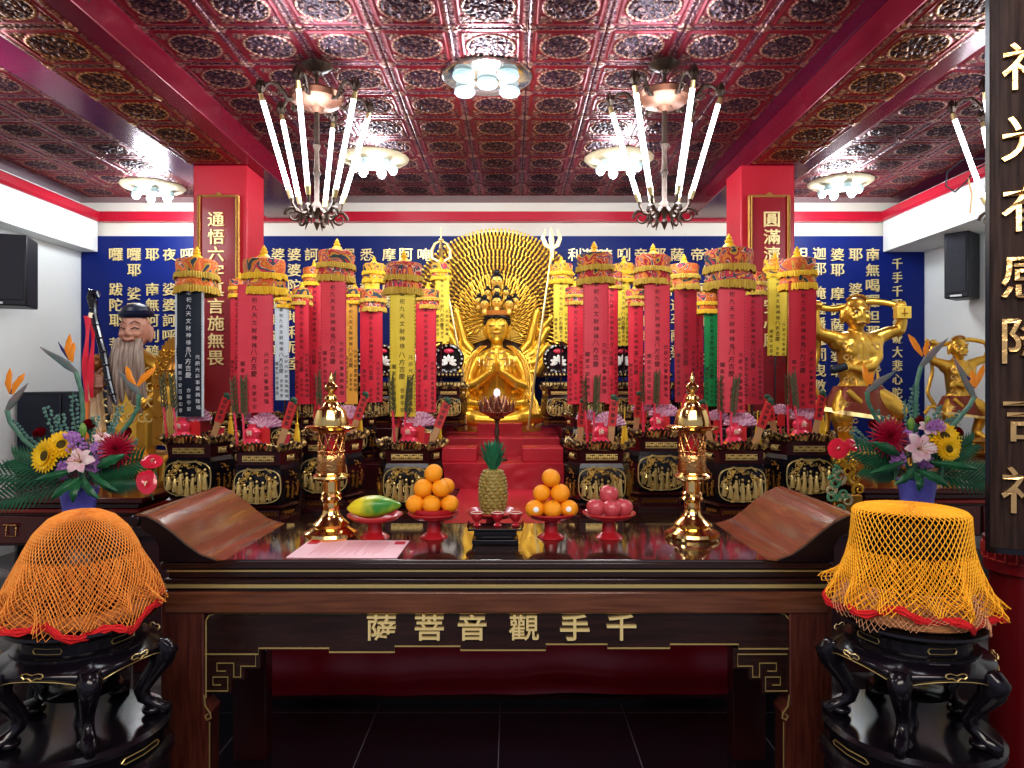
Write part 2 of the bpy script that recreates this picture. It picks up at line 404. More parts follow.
# ------------------------------------------------------------------ pillars with couplet boards
frame_m=mat('carved_gold_frame',(.50,.27,.08),.4,.7,bump=.8,bs=90)
boardr=mat('crimson_board',(.26,.004,.012),.35,coat=.2)
def pillar(x0,x1,txt,label,blabel,px):
    d=5.94
    p=MB().box((x0,d,0),(x1,d+.41,BB)).obj('pillar',redp,bevel=.01); tag(p,label,'pillar'); 
    c=(x0+x1)/2; w=.365; z1=W(px,197,d).z; z0=1.35
    t=thing('couplet_board',blabel,'sign',(c,d,0))
    MB().box((-w/2+.02,-.03,z0),(w/2-.02,-.002,z1)).obj('board',boardr,t,smooth=0)
    mb=MB()
    for r_,y_ in ((.012,-.045),(.007,-.06)):
        o_=w/2-.014 if r_>.01 else w/2-.03
        for a,b in (((-o_,z0),(-o_,z1)),((o_,z0),(o_,z1)),((-o_,z1),(o_,z1)),((-o_,z0),(o_,z0))):
            mb.tube([(a[0],y_+.015,a[1]),(b[0],y_+.015,b[1])],r_,6)
    n=60
    for i in range(n):
        z=z0+(z1-z0)*i/n
        for sx in(-1,1): mb.sph((sx*(w/2-.014),-.043,z),(.008,.006,.010),6,4)
    mb.obj('frame',frame_m,t)
    mb=MB(); mb.sph((0,-.03,z1+.012),(.02,.01,.014),8,6); mb.tube([(-.04,-.03,z1+.003),(0,-.035,z1+.03),(.04,-.03,z1+.003)],.005); mb.obj('crest',frame_m,t)
    mb=MB(); py=220.5
    for i,ch in enumerate(txt):
        if ch!=' ':
            P=W(px,py,d); letter(mb,ch,W(px,py,d).x-c,P.z,.128,-.046,.014,off=.010,sx=1.08)
        py+=17.2
    mb.obj('lettering',goldt,t,smooth=0)
pillar(-2.707,-2.249,'通悟六字真言施無畏','square red pillar carrying the left gold-framed couplet board','gold-framed crimson board on left pillar with gold characters beginning 通悟六字',218)
pillar(1.943,2.40,'圓滿濟世平安心願','square red pillar carrying the right gold-framed couplet board','gold-framed crimson board on right pillar with gold characters beginning 圓滿濟',770)
# ------------------------------------------------------------------ foreground sign on red column
cx,cy=1.80,2.45
t=thing('red_column','round red column with a fret border at the right edge','column',(cx,cy,0))
MB().lathe([(.110,0),(.110,3.7)],48).obj('shaft',mat('column_red',(.14,.004,.008),.3,coat=.2),t)
mb=MB().lathe([(.128,1.0),(.128,1.11)],48); mb.obj('fret_band',mat('band_red',(.20,.008,.014),.3),t)
mb=MB()
for k_ in range(-9,5):
    a0=-pi/2+k_*.26; 
    pat=[(0,0),(.2,0),(.2,.05),(.05,.05),(.05,.025),(.12,.025)]
    pts=[((.1305)*cos(a0+a*1.05),.1305*sin(a0+a*1.05),1.04+z) for a,z in pat]
    for q in range(len(pts)-1): mb.tube([pts[q],pts[q+1]],.0035,5)
mb.obj('fret_pattern',mat('fret_red',(.40,.04,.03),.35),t)
t=thing('couplet_plaque','curved dark wood plaque on red column with raised gold characters reading 神光有感降吉祥','sign',(1.70,cy,0))
def arc(r,a0,a1,n): return [(r*cos(a0+(a1-a0)*i/n),r*sin(a0+(a1-a0)*i/n)) for i in range(n+1)]
A0,A1=-pi/2-R(42),-pi/2+R(42)
poly=arc(.210,A0,A1,28)+arc(.190,A0,A1,28)[::-1]
MB().column(poly,1.115,3.3).obj('board',signw,t,smooth=.3)
mb=MB()
for a in (A0,A1): mb.box((.186,-.006,1.105),(.222,.006,3.31),RZ(a))
p2=arc(.217,A0,A1,28)+arc(.188,A0,A1,28)[::-1]; mb.column(p2,1.10,1.118); mb.column(p2,3.3,3.32)
mb.obj('edging',lacq,t)
carve=mat('gilt_carving',(.78,.50,.22),.22,.9,bump=.3,bs=30)
for i,(ch,py) in enumerate(zip('神光有感降吉祥',(66,137,208,275,340,418,490))):
    P=W(1024,py,cy-.21); mb=MB()
    vs,fs,bd=glyph(ch,4,.006); n=len(vs); S=.150
    def wrap(u,v,r):
        a=-pi/2+(u*S)/.210-R(12); return (r*cos(a),r*sin(a),P.z+v*S)
    mb.add([wrap(u,v,.228) for u,v in vs]+[wrap(u,v,.208) for u,v in vs], fs+[(b_,a_,a_+n,b_+n) for a_,b_ in bd]); mb.obj('character',carve,t,smooth=0)
# ------------------------------------------------------------------ speakers, cabinet
def speaker(name,label,c,size,rz):
    t=thing(name,label,'speaker',c,rz=rz); w,d,h=size
    MB().box((-w/2,-d/2,-h/2),(w/2,d/2,h/2)).obj('cabinet',blackm,t,bevel=.012)
    MB().box((-w/2+.02,-d/2-.012,-h/2+.05),(w/2-.02,-d/2,h/2-.02)).obj('grille',mat('grille',(.03,.03,.04),.7,bump=.5,bs=250),t,bevel=.008)
    MB().box((-.05,-d/2-.016,-h/2+.012),(.05,-d/2,-h/2+.03)).obj('badge',mat('badge',(.7,.7,.7),.4),t)
    MB().tube([(0,d/2,.05),(0,d/2+.08,.05)],.02).tube([(-w/4,d/2-.1,h/2),(-w/4,d/2-.1,h/2+.09)],.012).obj('bracket',blackm,t)
speaker('wall_speaker','black loudspeaker hung high on the left white wall',W(3,272,6.4)+Vector((0,0,0)),(.46,.36,.64),.35)
speaker('wall_speaker','slim black loudspeaker hung on the right white wall beside the plaque',(4.50,7.0,2.83),(.22,.30,.66),-.9)
t=thing('black_cabinet','black cabinet against the left wall behind the flowers','cabinet',(-4.45,7.3,0))
MB().box((-.43,-.4,0),(.47,.5,1.57)).obj('carcass',blackm,t,bevel=.01)
MB().box((-.42,-.415,.06),(.01,-.401,1.54)).obj('door',mat('cabinet_door',(.01,.014,.03),.25),t,bevel=.005); MB().box((.03,-.415,.06),(.46,-.401,1.54)).obj('door',MT['cabinet_door'],t,bevel=.005)
# ------------------------------------------------------------------ lights
def spiral(R0,turns,n,c,ax,az,s=1):
    return [(c[0]+ax*(R0*(1-.75*i/n))*cos(s*2*pi*turns*i/n),c[1],c[2]+az*(R0*(1-.75*i/n))*sin(s*2*pi*turns*i/n)) for i in range(n+1)]
def make_chandelier(label,loc):
    t=thing('chandelier',label,'chandelier',loc,'bronze chandeliers with slanting tube lamps')
    MB().lathe([(.002,-.075),(.02,-.07),(.03,-.05),(.075,-.03),(.10,-.008),(.10,0)],28).obj('canopy',bronze,t)
    MB().lathe([(.012,-.05),(.012,-.16),(.02,-.17),(.012,-.18),(.012,-.2)],12).obj('stem',bronze,t)
    MB().lathe([(.02,-.19),(.165,-.19),(.172,-.20),(.165,-.235),(.13,-.262),(.05,-.28),(.025,-.31)],36).obj('bowl',copper,t)
    MB().lathe([(.018,-.28),(.018,-.5),(.026,-.52),(.018,-.54),(.014,-.56),(.02,-.68),(.026,-.70),(.016,-.72),(.016,-.88),(.03,-.90),(.04,-.93),(.02,-.96),(.012,-1.0),(.022,-1.02),(.002,-1.07)],14).obj('column',bronze,t)
    for k_ in range(6):
        M=RZ(2*pi*k_/6+.474)
        rt,zt,rb,zb=.345,-.25,.155,-.90
        mb=MB(); mb.tube([(.12,0,-.24),(.18,0,-.25),(.21,0,-.21),(.24,0,-.17),(.29,0,-.17),(.33,0,-.20),(rt,0,zt+.01)],[.012,.014,.014,.012,.011,.012,.016],6,M=M)
        mb.tube(spiral(.03,1.2,12,(.22,0,-.235),1,1),.007,5,M=M)
        for q in range(7):
            a=2*pi*q/7; mb.tube([(rt,0,zt+.0),(rt+.025*cos(a),.025*sin(a),zt+.04),(rt+.018*cos(a),.018*sin(a),zt+.085)],[.010,.011,.002],5,M=M)
        mb.tube([(rt,0,zt),(rt+.005,0,zt+.10)],[.018,.003],6,M=M); mb.obj('arm',bronze,t)
        dv=Vector((rt-rb,0,zt-zb)); 
        a=Vector((rb,0,zb)); 
        MB().tube([a+dv*.10,a+dv*.93],.0155,10,M=M).obj('tube_lamp',tube_m,t)
        MB().tube([a+dv*.93,a+dv*1.0],[.018,.014],8,M=M).obj('lamp_cap',mat('lamp_cap',(.75,.6,.3),.3,.8),t); MB().tube([a+dv*.03,a+dv*.11],[.014,.019],8,M=M).obj('lamp_holder',mat('lamp_cap',(.75,.6,.3),.3,.8),t)
        mb=MB(); mb.tube([(.03,0,-.93),(.08,0,-.97),(.13,0,-.955),(rb,0,-.91),(rb,0,zb+.02)],[.01,.012,.012,.011,.014],6,M=M)
        mb.tube(spiral(.055,1.4,16,(.145,0,-.985),1,1),[.012-.0005*i for i in range(17)],6,M=M)
        mb.tube([(.10,0,-.95),(.09,0,-1.0),(.11,0,-1.05)],[.012,.01,.002],5,M=M); mb.obj('scroll',bronze,t)
    return t
ch=make_chandelier('bronze chandelier with slanting tube lamps, hanging left of the five-spot ceiling lamp',(-1.26,4.52,CEI))
dup(ch,(.98,4.50,CEI),'bronze chandelier with slanting tube lamps, hanging right of the five-spot ceiling lamp',rz=.35)
dup(ch,(-1.07,1.75,CEI),'nearer bronze chandelier, only its bottom scrolls showing at the top left edge',rz=.5)
dup(ch,(.85,1.75,CEI),'nearer bronze chandelier, only its bottom scrolls showing at the top right edge',rz=.2)
dup(ch,(3.24,4.5,CEI),'bronze chandelier half hidden behind the dark wood plaque at right',rz=.0)
def make_spot(label,loc):
    t=thing('ceiling_lamp',label,'ceiling lamp',loc)
    MB().lathe([(.295,0),(.298,-.02),(.28,-.03),(.05,-.035),(.001,-.035)],48).obj('plate',mat('chrome_plate',(.55,.5,.47),.15,.9),t)
    for x,y in ((-.15,-.12),(.14,-.12),(0,0),(-.16,.14),(.15,.14)):
        MB().lathe([(.05,-.03),(.066,-.04),(.070,-.048),(.060,-.052),(.070,-.058),(.072,-.066),(.058,-.071),(.062,-.078),(.045,-.082)],20,c=(x,y,0)).obj('glass_shade',glassm,t)
        MB().sph((x,y,-.076),(.042,.042,.012),12,6).obj('bulb',bulb_m,t)
    return t
make_spot('round chrome ceiling lamp with five ringed glass spots, in the middle of the ceiling',(-.165,4.66,CEI))
def make_flush(label,loc):
    t=thing('ceiling_lamp',label,'ceiling lamp',loc,'cream flush ceiling lamps with tulip shades')
    MB().lathe([(.30,0),(.315,-.015),(.30,-.03),(.26,-.05),(.16,-.075),(.08,-.085),(.001,-.088)],40,mod=lambda a,j:1+.012*sin(a*16)).obj('plate',mat('cream_plate',(.72,.62,.42),.4,.1,bump=.4,bs=60),t)
    for k_ in range(6):
        a=2*pi*k_/6+.3; r=.17 if k_<6 else 0
        x,y=r*cos(a),r*sin(a)
        MB().lathe([(.02,-.05),(.03,-.06),(.045,-.085),(.048,-.105),(.042,-.12)],16,c=(x,y,0)).obj('glass_shade',glassm,t)
        MB().sph((x,y,-.120),(.034,.034,.03),10,6).obj('bulb',bulb_m,t)
    return t
f1=make_flush('cream flush ceiling lamp with tulip shades, behind the left chandelier',(-1.25,6.35,CEI))
dup(f1,(.97,6.35,CEI),'cream flush ceiling lamp with tulip shades, behind the right chandelier',rz=.4)
dup(f1,(-3.72,7.25,CEI),'cream flush ceiling lamp with tulip shades, in the left side bay',rz=.8)
dup(f1,(3.33,7.1,CEI),'cream flush ceiling lamp with tulip shades, in the right side bay',rz=1.2)
mb=MB(); c=W(960,176,5.2)
mb.tube([W(*q) for q in ((985,158,5.2),(962,160,5.2),(947,172,5.2),(946,186,5.2),(955,192,5.2),(966,182,5.2),(975,170,5.2),(985,165,5.2))],.006,6)
tag(mb.obj('hanging_cable',blackm),'thin black cable looping below the right soffit','cable')
mb=MB().tube([W(*q) for q in ((968,178,5.2),(972,195,5.2),(970,213,5.2))],.006,5); tag(mb.obj('loose_wire',tagwood),'short pale wire end dangling below the right soffit','wire')
def area(nm,loc,rot,size,power,col,sy=None):
    l=bpy.data.lights.new(nm,'AREA'); l.energy=power; l.color=col; l.size=size
    if sy: l.shape='RECTANGLE'; l.size_y=sy
    o=bpy.data.objects.new(nm,l); COL.objects.link(o); o.location=loc; o.rotation_euler=rot; return o
def point(nm,loc,power,col,r=.12):
    l=bpy.data.lights.new(nm,'POINT'); l.energy=power; l.color=col; l.shadow_soft_size=r
    o=bpy.data.objects.new(nm,l); COL.objects.link(o); o.location=loc; return o
cool=(.86,.94,1.0); warm=(1,.93,.82)
point('light_spot',(-.165,4.66,3.45),26,cool)
for x,y,e in ((-1.26,4.52,36),(.98,4.5,36),(-1.07,1.75,20),(.85,1.75,20),(3.24,4.5,36)): point('light_chandelier',(x,y,3.0),e,cool,.25)
for x,y,e in ((-1.25,6.35,26),(.97,6.35,26),(-3.72,7.2,34),(3.33,7.1,34)): point('light_flush',(x,y,3.45),e,cool,.15)
point('light_side_bay',(-3.5,4.2,3.2),40,(.95,.98,1),.4)
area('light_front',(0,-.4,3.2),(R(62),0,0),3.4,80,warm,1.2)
area('light_altar_fill',(-.15,5.0,3.35),(R(20),0,0),2.6,16,warm,.8)  # unseen fill lamp, added to brighten the gilded image
w=bpy.data.worlds.new('room_air'); bpy.context.scene.world=w; w.use_nodes=True
w.node_tree.nodes['Background'].inputs[0].default_value=(.75,.80,1,1); w.node_tree.nodes['Background'].inputs[1].default_value=.36
cam=bpy.data.cameras.new('camera'); co=bpy.data.objects.new('camera',cam); COL.objects.link(co)
co.location=(0,0,EYE); co.rotation_euler=(pi/2,0,0); cam.sensor_width=36; cam.lens=36*FPX/1024; cam.clip_start=.05
sc=bpy.context.scene; sc.camera=co
sc.view_settings.view_transform='Standard'; sc.view_settings.look='Medium High Contrast'; sc.view_settings.exposure=.27
# ================================================================== OFFERING TABLE
TD=2.49; PM=TD/FPX            # front plane of the table; metres per photo pixel there
TX=-.055; TZ=EYE-176*PM; TB=3.15
def zt(py): return EYE-(py-384)*PM
def xt(px): return (px-512)*PM
tb=thing('altar_table','long dark wood offering table with upturned scroll ends and gold characters on its apron','table',(TX,TD,0))
HW=1.195
def tbx(mb,x0,x1,z0,z1,y0=0,y1=.66): return mb.box((x0,y0,z0),(x1,y1,z1))
tbx(MB(),-HW+.01,HW-.01,TZ-.012,TZ,.004).obj('tabletop',topm,tb,bevel=.003)
mb=MB(); tbx(mb,-HW,HW,zt(569),zt(562)-.002,-.004,.664); tbx(mb,-HW+.02,HW-.02,zt(579),zt(569),.012,.65); tbx(mb,-HW+.01,HW-.01,zt(584),zt(579),.0,.66); mb.obj('top_moulding',woodd,tb,bevel=.004)
mb=MB(); tbx(mb,-HW+.005,HW-.005,zt(588),zt(584)-.001,-.003,.66); tbx(mb,-HW+.018,HW-.018,zt(572.5),zt(570.5),.008,.65); mb.obj('brass_inlay',goldp,tb)
tbx(MB(),-HW+.02,HW-.02,zt(592),zt(588),.008,.65).obj('lower_moulding',woodd,tb)
tbx(MB(),-HW+.012,HW-.012,zt(614),zt(592),.0,.66).obj('frieze',wood,tb,bevel=.006)
# apron with stepped lower edge
L=lambda px: xt(px)-TX
stp=[(203,650+6),(257,656),(257,650),(328,650),(328,654),(394,654),(394,648),(460,648),(460,652),(546,652),(546,646),(608,646),(608,650),(671,650),(671,646),(740,646),(740,650.5),(791,650.5)]
poly=[(L(x),zt(y)) for x,y in stp]
pol=[(L(203),zt(612))]+poly+[(L(791),zt(612))]
MB().prism(pol,.02,.05).obj('apron',woodd,tb,smooth=0)
mb=MB(); g=.0032
pts=[(L(204),.016,zt(700))]+[(L(204),.016,zt(y)) for y in (660,630,622)]+[(L(207),.016,zt(617)),(L(214),.016,zt(615))]+[(L(780),.016,zt(614)),(L(787),.016,zt(616)),(L(791),.016,zt(621))]+[(L(791),.016,zt(y)) for y in (660,700)]
mb.tube(pts,g,6); mb.tube([(x,.016,z) for x,z in poly],g,5); mb.obj('gold_outline',goldp,tb)
# legs with scroll notch
def leg(s):
    e=lambda px: (L(px) if s<0 else -L(px)+0)
    a=[(160,593),(203,593),(203,704),(211,713),(209,720),(209,905 if True else 0),(168,905),(168,716),(160,712)]
    P=[]
    for x,y in a:
        X=xt(x)-TX; P.append((X if s<0 else -X, max(0,zt(y)) if y<900 else 0))
    if s>0: P=P[::-1]
    return P
for s in(-1,1):
    for y0 in (0,.57):
        MB().prism(leg(s),y0+.004,y0+.09).obj('leg',woodl if y0==0 else lacqr,tb,bevel=.004)  # rear legs in darker maroon: the shade under the table is in their colour
    mb=MB(); q=lambda px:(xt(px)-TX)*(-s)*(1 if s<0 else 1)
    def X(px): v=xt(px)-TX; return v if s<0 else -v
    mb.tube([(X(204),.0,zt(695)),(X(205),.0,zt(706)),(X(210),.0,zt(713)),(X(211),.0,zt(718)),(X(207),.0,zt(720)),(X(205),.0,zt(716)),(X(208),0,zt(714))],.0032,5)
    mb.tube([(X(209.5),.0,zt(722)),(X(209.5),0,.0)],.0025,5)
    fret=[[(204,656),(254,656),(254,668),(239,668),(239,679),(232,679),(232,665),(215,665),(215,673),(224,673)],[(204,693),(226,693),(226,679),(211,679),(211,687),(219,687)]]
    for f in fret: mb.tube([(X(x),.016,zt(y)) for x,y in f],.0028,5)
    mb.obj('corner_fret',goldp,tb)
    P=[(X(x),zt(y)) for x,y in ((203,650),(258,650),(258,671),(242,671),(242,682),(229,682),(229,696),(203,696))]
    MB().prism(P if s<0 else P[::-1],.022,.045).obj('corner_bracket',woodd,tb,smooth=0)
tbx(MB(),-HW+.05,HW-.05,zt(640),zt(612),.60,.64).obj('rear_rail',woodd,tb)
for ch,px in zip('薩菩音觀手千',(381,429,472,524,575,622)):
    mb=MB(); letter(mb,ch,L(px),zt(628.5),.092,.006,.014,off=.008,sx=1.16); mb.obj('character',goldt,tb,smooth=0)
# scroll ends
for s in(-1,1):
    prof=[(-.965,TZ),(-1.0,TZ+.006),(-1.05,TZ+.025),(-1.10,TZ+.062),(-1.15,TZ+.105),(-1.20,TZ+.142),(-1.245,TZ+.163),(-1.275,TZ+.166),(-1.297,TZ+.155),(-1.303,TZ+.137),(-1.292,TZ+.122)]
    prof=[(x+.055*0,z) for x,z in prof]
    low=[(-1.272,TZ+.118),(-1.262,TZ+.132),(-1.268,TZ+.142),(-1.245,TZ+.138),(-1.21,TZ+.118),(-1.16,TZ+.08),(-1.11,TZ+.036),(-1.06,TZ+.006),(-1.0,TZ-.004)]
    P=[(x*-s if s>0 else x,z) for x,z in prof+low]; P=[((-x if s>0 else x),z) for x,z in (prof+low)]
    MB().prism(P,-.002,.662).obj('scroll_end',woods,tb,smooth=.9)
    F=[(-.995,TZ),(-1.05,TZ+.020),(-1.10,TZ+.055),(-1.15,TZ+.098),(-1.20,TZ+.135),(-1.245,TZ+.157),(-1.285,TZ+.158),(-1.300,TZ+.140),(-1.285,TZ+.125),(-1.262,TZ+.128),(-1.250,TZ+.105),(-1.215,TZ+.085),(-1.195,TZ+.05),(-1.195,TZ-.004),(-1.0,TZ-.004)]
    P=[((-x if s>0 else x),z) for x,z in F]
    MB().prism(P,.64,.672).obj('scroll_side',lacq,tb,smooth=.4); mb=MB().prism(P,-.012,.022)
    mb.tube([((-s)*-1*0+(1.28 if s>0 else -1.28),-.012,TZ+.140),((1.28 if s>0 else -1.28),-.024,TZ+.140)],[.022,.018],12)
    mb.obj('scroll_side',lacq,tb,smooth=.4)
# things on the table -------------------------------------------------
t=tag(MB().box((-.2,-.14,0),(.2,.14,.002)).obj('pink_document',paper),'pink printed sheet lying on the front left of the altar table','paper')
t.location=(-.610,2.652,TZ+.001); t.rotation_euler=(0,0,R(-1))
mb=MB()
for i in range(24):
    if i in(8,16): continue
    mb.box((-.13+i*.011,-.10+.03*(i%3),.0021),(-.1285+i*.011,.11,.0026))
mb.box((-.19,.07,.0021),(-.15,.12,.0026)).box((.15,.07,.0021),(.19,.12,.0026)); mb.obj('printing',inkr,t,smooth=0)
def candlestick(label,x):
    d=2.864; k=d/FPX
    t=thing('pagoda_candlestick',label,'candlestick',(x,d,TZ),'tall brass candlesticks')
    h=lambda py:(538-py)*k
    def lt(nm,pr,m,n=32): return MB().lathe([(r*k,h(y)) for r,y in pr],n).obj(nm,m,t)
    lt('base',[(26,538),(27,535),(26,532),(20,529),(17,527),(18,524),(12,519),(9,515),(8,511)],brass)
    lt('stem',[(7,512),(8,508),(7.5,503),(10,501),(11,499),(9.5,497),(10,494),(8.5,492),(8.5,482),(11,480)],brass)
    lt('drip_ring',[(9,482),(14,481),(18.5,478),(18,476),(14,474),(13,471)],brass)
    # open-work lantern body
    mb=MB()
    for i in range(10):
        a=2*pi*i/10
        for sgn in(-1,1):
            mb.tube([((12.5*k)*cos(a+sgn*q*.16),(12.5*k)*sin(a+sgn*q*.16),h(472-q*5)) for q in range(9)],.0028,5)
    for y in (472,452,433): mb.torus((0,0,h(y)),13*k,.004,28,6)
    mb.obj('openwork_body',brassr,t)
    lt('glass_core',[(6,472),(7,460),(5,452),(7,444),(6,434)],mat('ruby_glass',(.5,.01,.02),.15,coat=.5),16)
    lt('middle_band',[(13.5,474),(14.5,470),(13.5,462),(14,458),(12.5,455)],brassr)
    lt('brim',[(12,432),(24,430),(26,428),(24,426.5),(17,426),(16,425)],brass)
    lt('bell_cap',[(17,427),(17.5,424),(16,417),(14,411),(10,408.5),(8,407)],brass)
    lt('finial',[(9,408),(8,405),(5,402),(7,400),(6,397),(2.5,395),(3.5,393),(6,390),(6.5,387.5),(5,385),(2,383),(2.5,380),(1.5,377),(.1,373)],brass)
    return t
candlestick('tall brass pagoda candlestick on the table beside the papaya',-.740)
candlestick('tall brass pagoda candlestick on the table to the right of the apples',.737)
def fruit_plate(label,px,py,rp,m=plateR,stack=0,d=None,foot=22):
    d=d or 2.86; k=d/FPX; x=(px-512)*k
    t=thing('fruit_dish',label,'dish',(x,d,TZ+.001))
    h=foot*k
    MB().lathe([(rp*.55*k,0),(rp*.5*k,.006),(rp*.28*k,.022),(rp*.24*k,h*.7),(rp*.4*k,h*.84)],32).obj('foot',m,t)
    pr=[(rp*.35*k,h*.80),(rp*.8*k,h*.88),(rp*k,h+.006),(rp*1.02*k,h+.012),(rp*.97*k,h+.013),(rp*.75*k,h*.93),(.001,h*.90)]
    MB().lathe(pr,40).obj('bowl',m,t)
    MB().torus((0,0,h+.010),rp*.99*k,.0035,44,6).obj('rim',mat('red_rim',(.50,.035,.04),.3),t)
    if stack: MB().lathe([(rp*.5*k,h*.92),(rp*.84*k,h+.012),(rp*.86*k,h+.03),(rp*.80*k,h+.031),(.001,h+.022)],36).obj('inner_dish',m,t)
    return Vector((x,d,TZ+h*.9+(.024 if stack else .004)))
def orange_geo():
    def md(a,j): return 1
    return MB().sph((0,0,0),(1,1,.94),20,12)
r_or=.0385
omesh=orange_geo().mesh('orange',orangem); 
def add_fruit(nm,mesh_,loc,sc,label,cat,group,rot=(0,0,0)):
    o=bpy.data.objects.new(nm,mesh_); COL.objects.link(o); o.location=loc; o.scale=sc; o.rotation_euler=rot; return tag(o,label,cat,group)
stemdot=MB().sph((0,0,.93),(.10,.10,.04),8,4)
oso=mat('orange_stem',(.18,.20,.04),.6); sm_=stemdot.mesh('stem_scar',oso)
stick=mat('white_sticker',(.9,.9,.88),.4)
def pyramid(P,spots,dish,rot=0):
    for (dx,dy,lv,desc,st) in spots:
        r=r_or*(1+.05*random.uniform(-1,1))
        o=add_fruit('orange',omesh,P+Vector((dx*r_or,dy*r_or,r_or*.95+lv*r_or*1.56)),(r,r,r),'orange '+desc+' on '+dish,'orange','oranges on '+dish,(random.uniform(-.6,.6),random.uniform(-.6,.6),random.uniform(0,6)))
        s=bpy.data.objects.new('stem_scar',sm_); COL.objects.link(s); s.parent=o
        if st:
            o.rotation_euler=(0,0,0); MB().sph((0,0,0),(.3,.06,.3),12,6,M=T(-.1 if st>1 else .1,-.96,.1)).obj('sticker',stick,o)
d1='the red dish left of the pineapple'; d2='the red dish right of the pineapple'
P=fruit_plate('double red pedestal dish holding oranges, left of the pineapple',434,516,25.5,stack=1)
pyramid(P,[(-1.9,-.9,0,'front left of the bottom layer',0),(-.15,-1.15,0,'front centre of the bottom layer',0),(1.75,-.8,0,'front right of the bottom layer',0),(-1.1,1.0,0,'back left of the bottom layer',0),(.9,1.0,0,'back right of the bottom layer',0),(-1.1,-.25,1,'left of the second layer',0),(.75,-.45,1,'right of the second layer',0),(1.15,1.0,1,'behind in the second layer',0),(-.05,0,2,'crowning the pile',0)],d1)
P=fruit_plate('red pedestal dish holding oranges, right of the pineapple',551,516,25)
pyramid(P,[(-1.75,-.9,0,'with sticker, bottom left',1),(.1,-1.15,0,'front centre of the bottom layer',0),(1.85,-.7,0,'with sticker, bottom right',2),(-.95,1.0,0,'back left of the bottom layer',0),(1.0,1.0,0,'back right of the bottom layer',0),(-1.0,-.25,1,'left of the second layer',0),(.95,-.25,1,'right of the second layer',0),(0,.1,2,'crowning the pile',0)],d2)
P=fruit_plate('red pedestal dish holding four apples',609,518,26)
amb=MB().lathe([(.001,-.80),(.35,-.90),(.62,-.78),(.86,-.42),(.98,0),(.97,.35),(.80,.68),(.50,.86),(.22,.84),(.06,.68),(.001,.62)],22)
ames=amb.mesh('apple',applem); st_=MB().tube([(0,0,.62),(.04,0,.85),(.12,0,1.02)],.04,5).mesh('apple_stem',twigm)
for dx,dy,lv,desc in ((-1.55,-.5,0,'left of'),(.2,-1.0,0,'darker one in front of'),(1.55,-.3,0,'right of'),(0,.2,1,'on top of')):
    r=.040; o=add_fruit('apple',ames,P+Vector((dx*.036,dy*.036,r*.92+lv*.052)),(r,r,r),'red apple '+desc+' the apple pile','apple','apples on the red dish',(random.uniform(-.3,.3),random.uniform(-.3,.3),random.uniform(0,6)))
    s=bpy.data.objects.new('stem',st_); COL.objects.link(s); s.parent=o
P=fruit_plate('red pedestal dish holding the papaya',375,520,27,foot=20)
mb=MB(); n=26
def pap(u,v):
    a=2*pi*u; x=(v-.5); r=.046*(max(0,sin(pi*min(1,max(0,(v*.98+.01)))**.9))**.62)*(1+.045*cos(5*a))*(1.0 if v<.6 else 1-.35*(v-.6))
    return (x*.215, r*cos(a), r*sin(a))
mb.grid(pap,28,22,closed=True); o=mb.obj('papaya',papm,smooth=1.2); o.location=P+Vector((0,-.01,.048)); o.rotation_euler=(0,R(-3),R(4)); tag(o,'large green and yellow papaya lying on a red dish','papaya')
MB().tube([(-.100,0,0),(-.112,0,0)],[.009,.006],8).obj('stem_end',twigm,o)
# pineapple on red plate behind tea stand
P=fruit_plate('red pedestal dish under the pineapple',493,520,27,d=2.95,foot=19)
t=thing('pineapple','whole pineapple with tall green crown standing on a red dish','pineapple',P)
mb=MB(); eyes=MB()
pr=lambda q:.0565*(1-abs(q*2-1)**3.2*.38)*(1 if q<.5 else 1-.10*(q-.5))
H=.185
MB().lathe([(.001,0)]+[(pr(q/14),.004+H*q/14) for q in range(15)]+[(.001,H+.006)],28).obj('fruit_body',pinem,t)
for row in range(13):
    q=(row+.6)/13.2
    for c_ in range(12):
        a=2*pi*(c_+.5*(row%2))/12+row*.06; r=pr(q)
        M=T(r*cos(a),r*sin(a),.004+H*q)@RZ(a)@RY(pi/2)
        eyes.sph((0,0,0),(.0082,.0125,.006),6,4,M=M); eyes.tube([(0,0,.003),(-.002,0,.009)],[.003,.001],4,M=M)
eyes.obj('eye_scales',pineg,t)
mb=MB()
for q in range(46):
    a=q*2.4; lv=q/46; L_=.070+.042*sin(pi*min(1,lv+.25)); tilt=1.0-.85*lv; z0=H+.002+lv*.062
    pts=[]
    for s_ in range(5):
        f=s_/4; rr=.010+L_*f*sin(tilt)*.55+.006*f*f; pts.append((rr*cos(a),rr*sin(a),z0+L_*f*cos(tilt*.8)))
    mb.tube(pts,[.011,.012,.010,.006,.001],5,flat=.3,up=(cos(a),sin(a),.3))
mb.obj('leaf_crown',crownl,t)
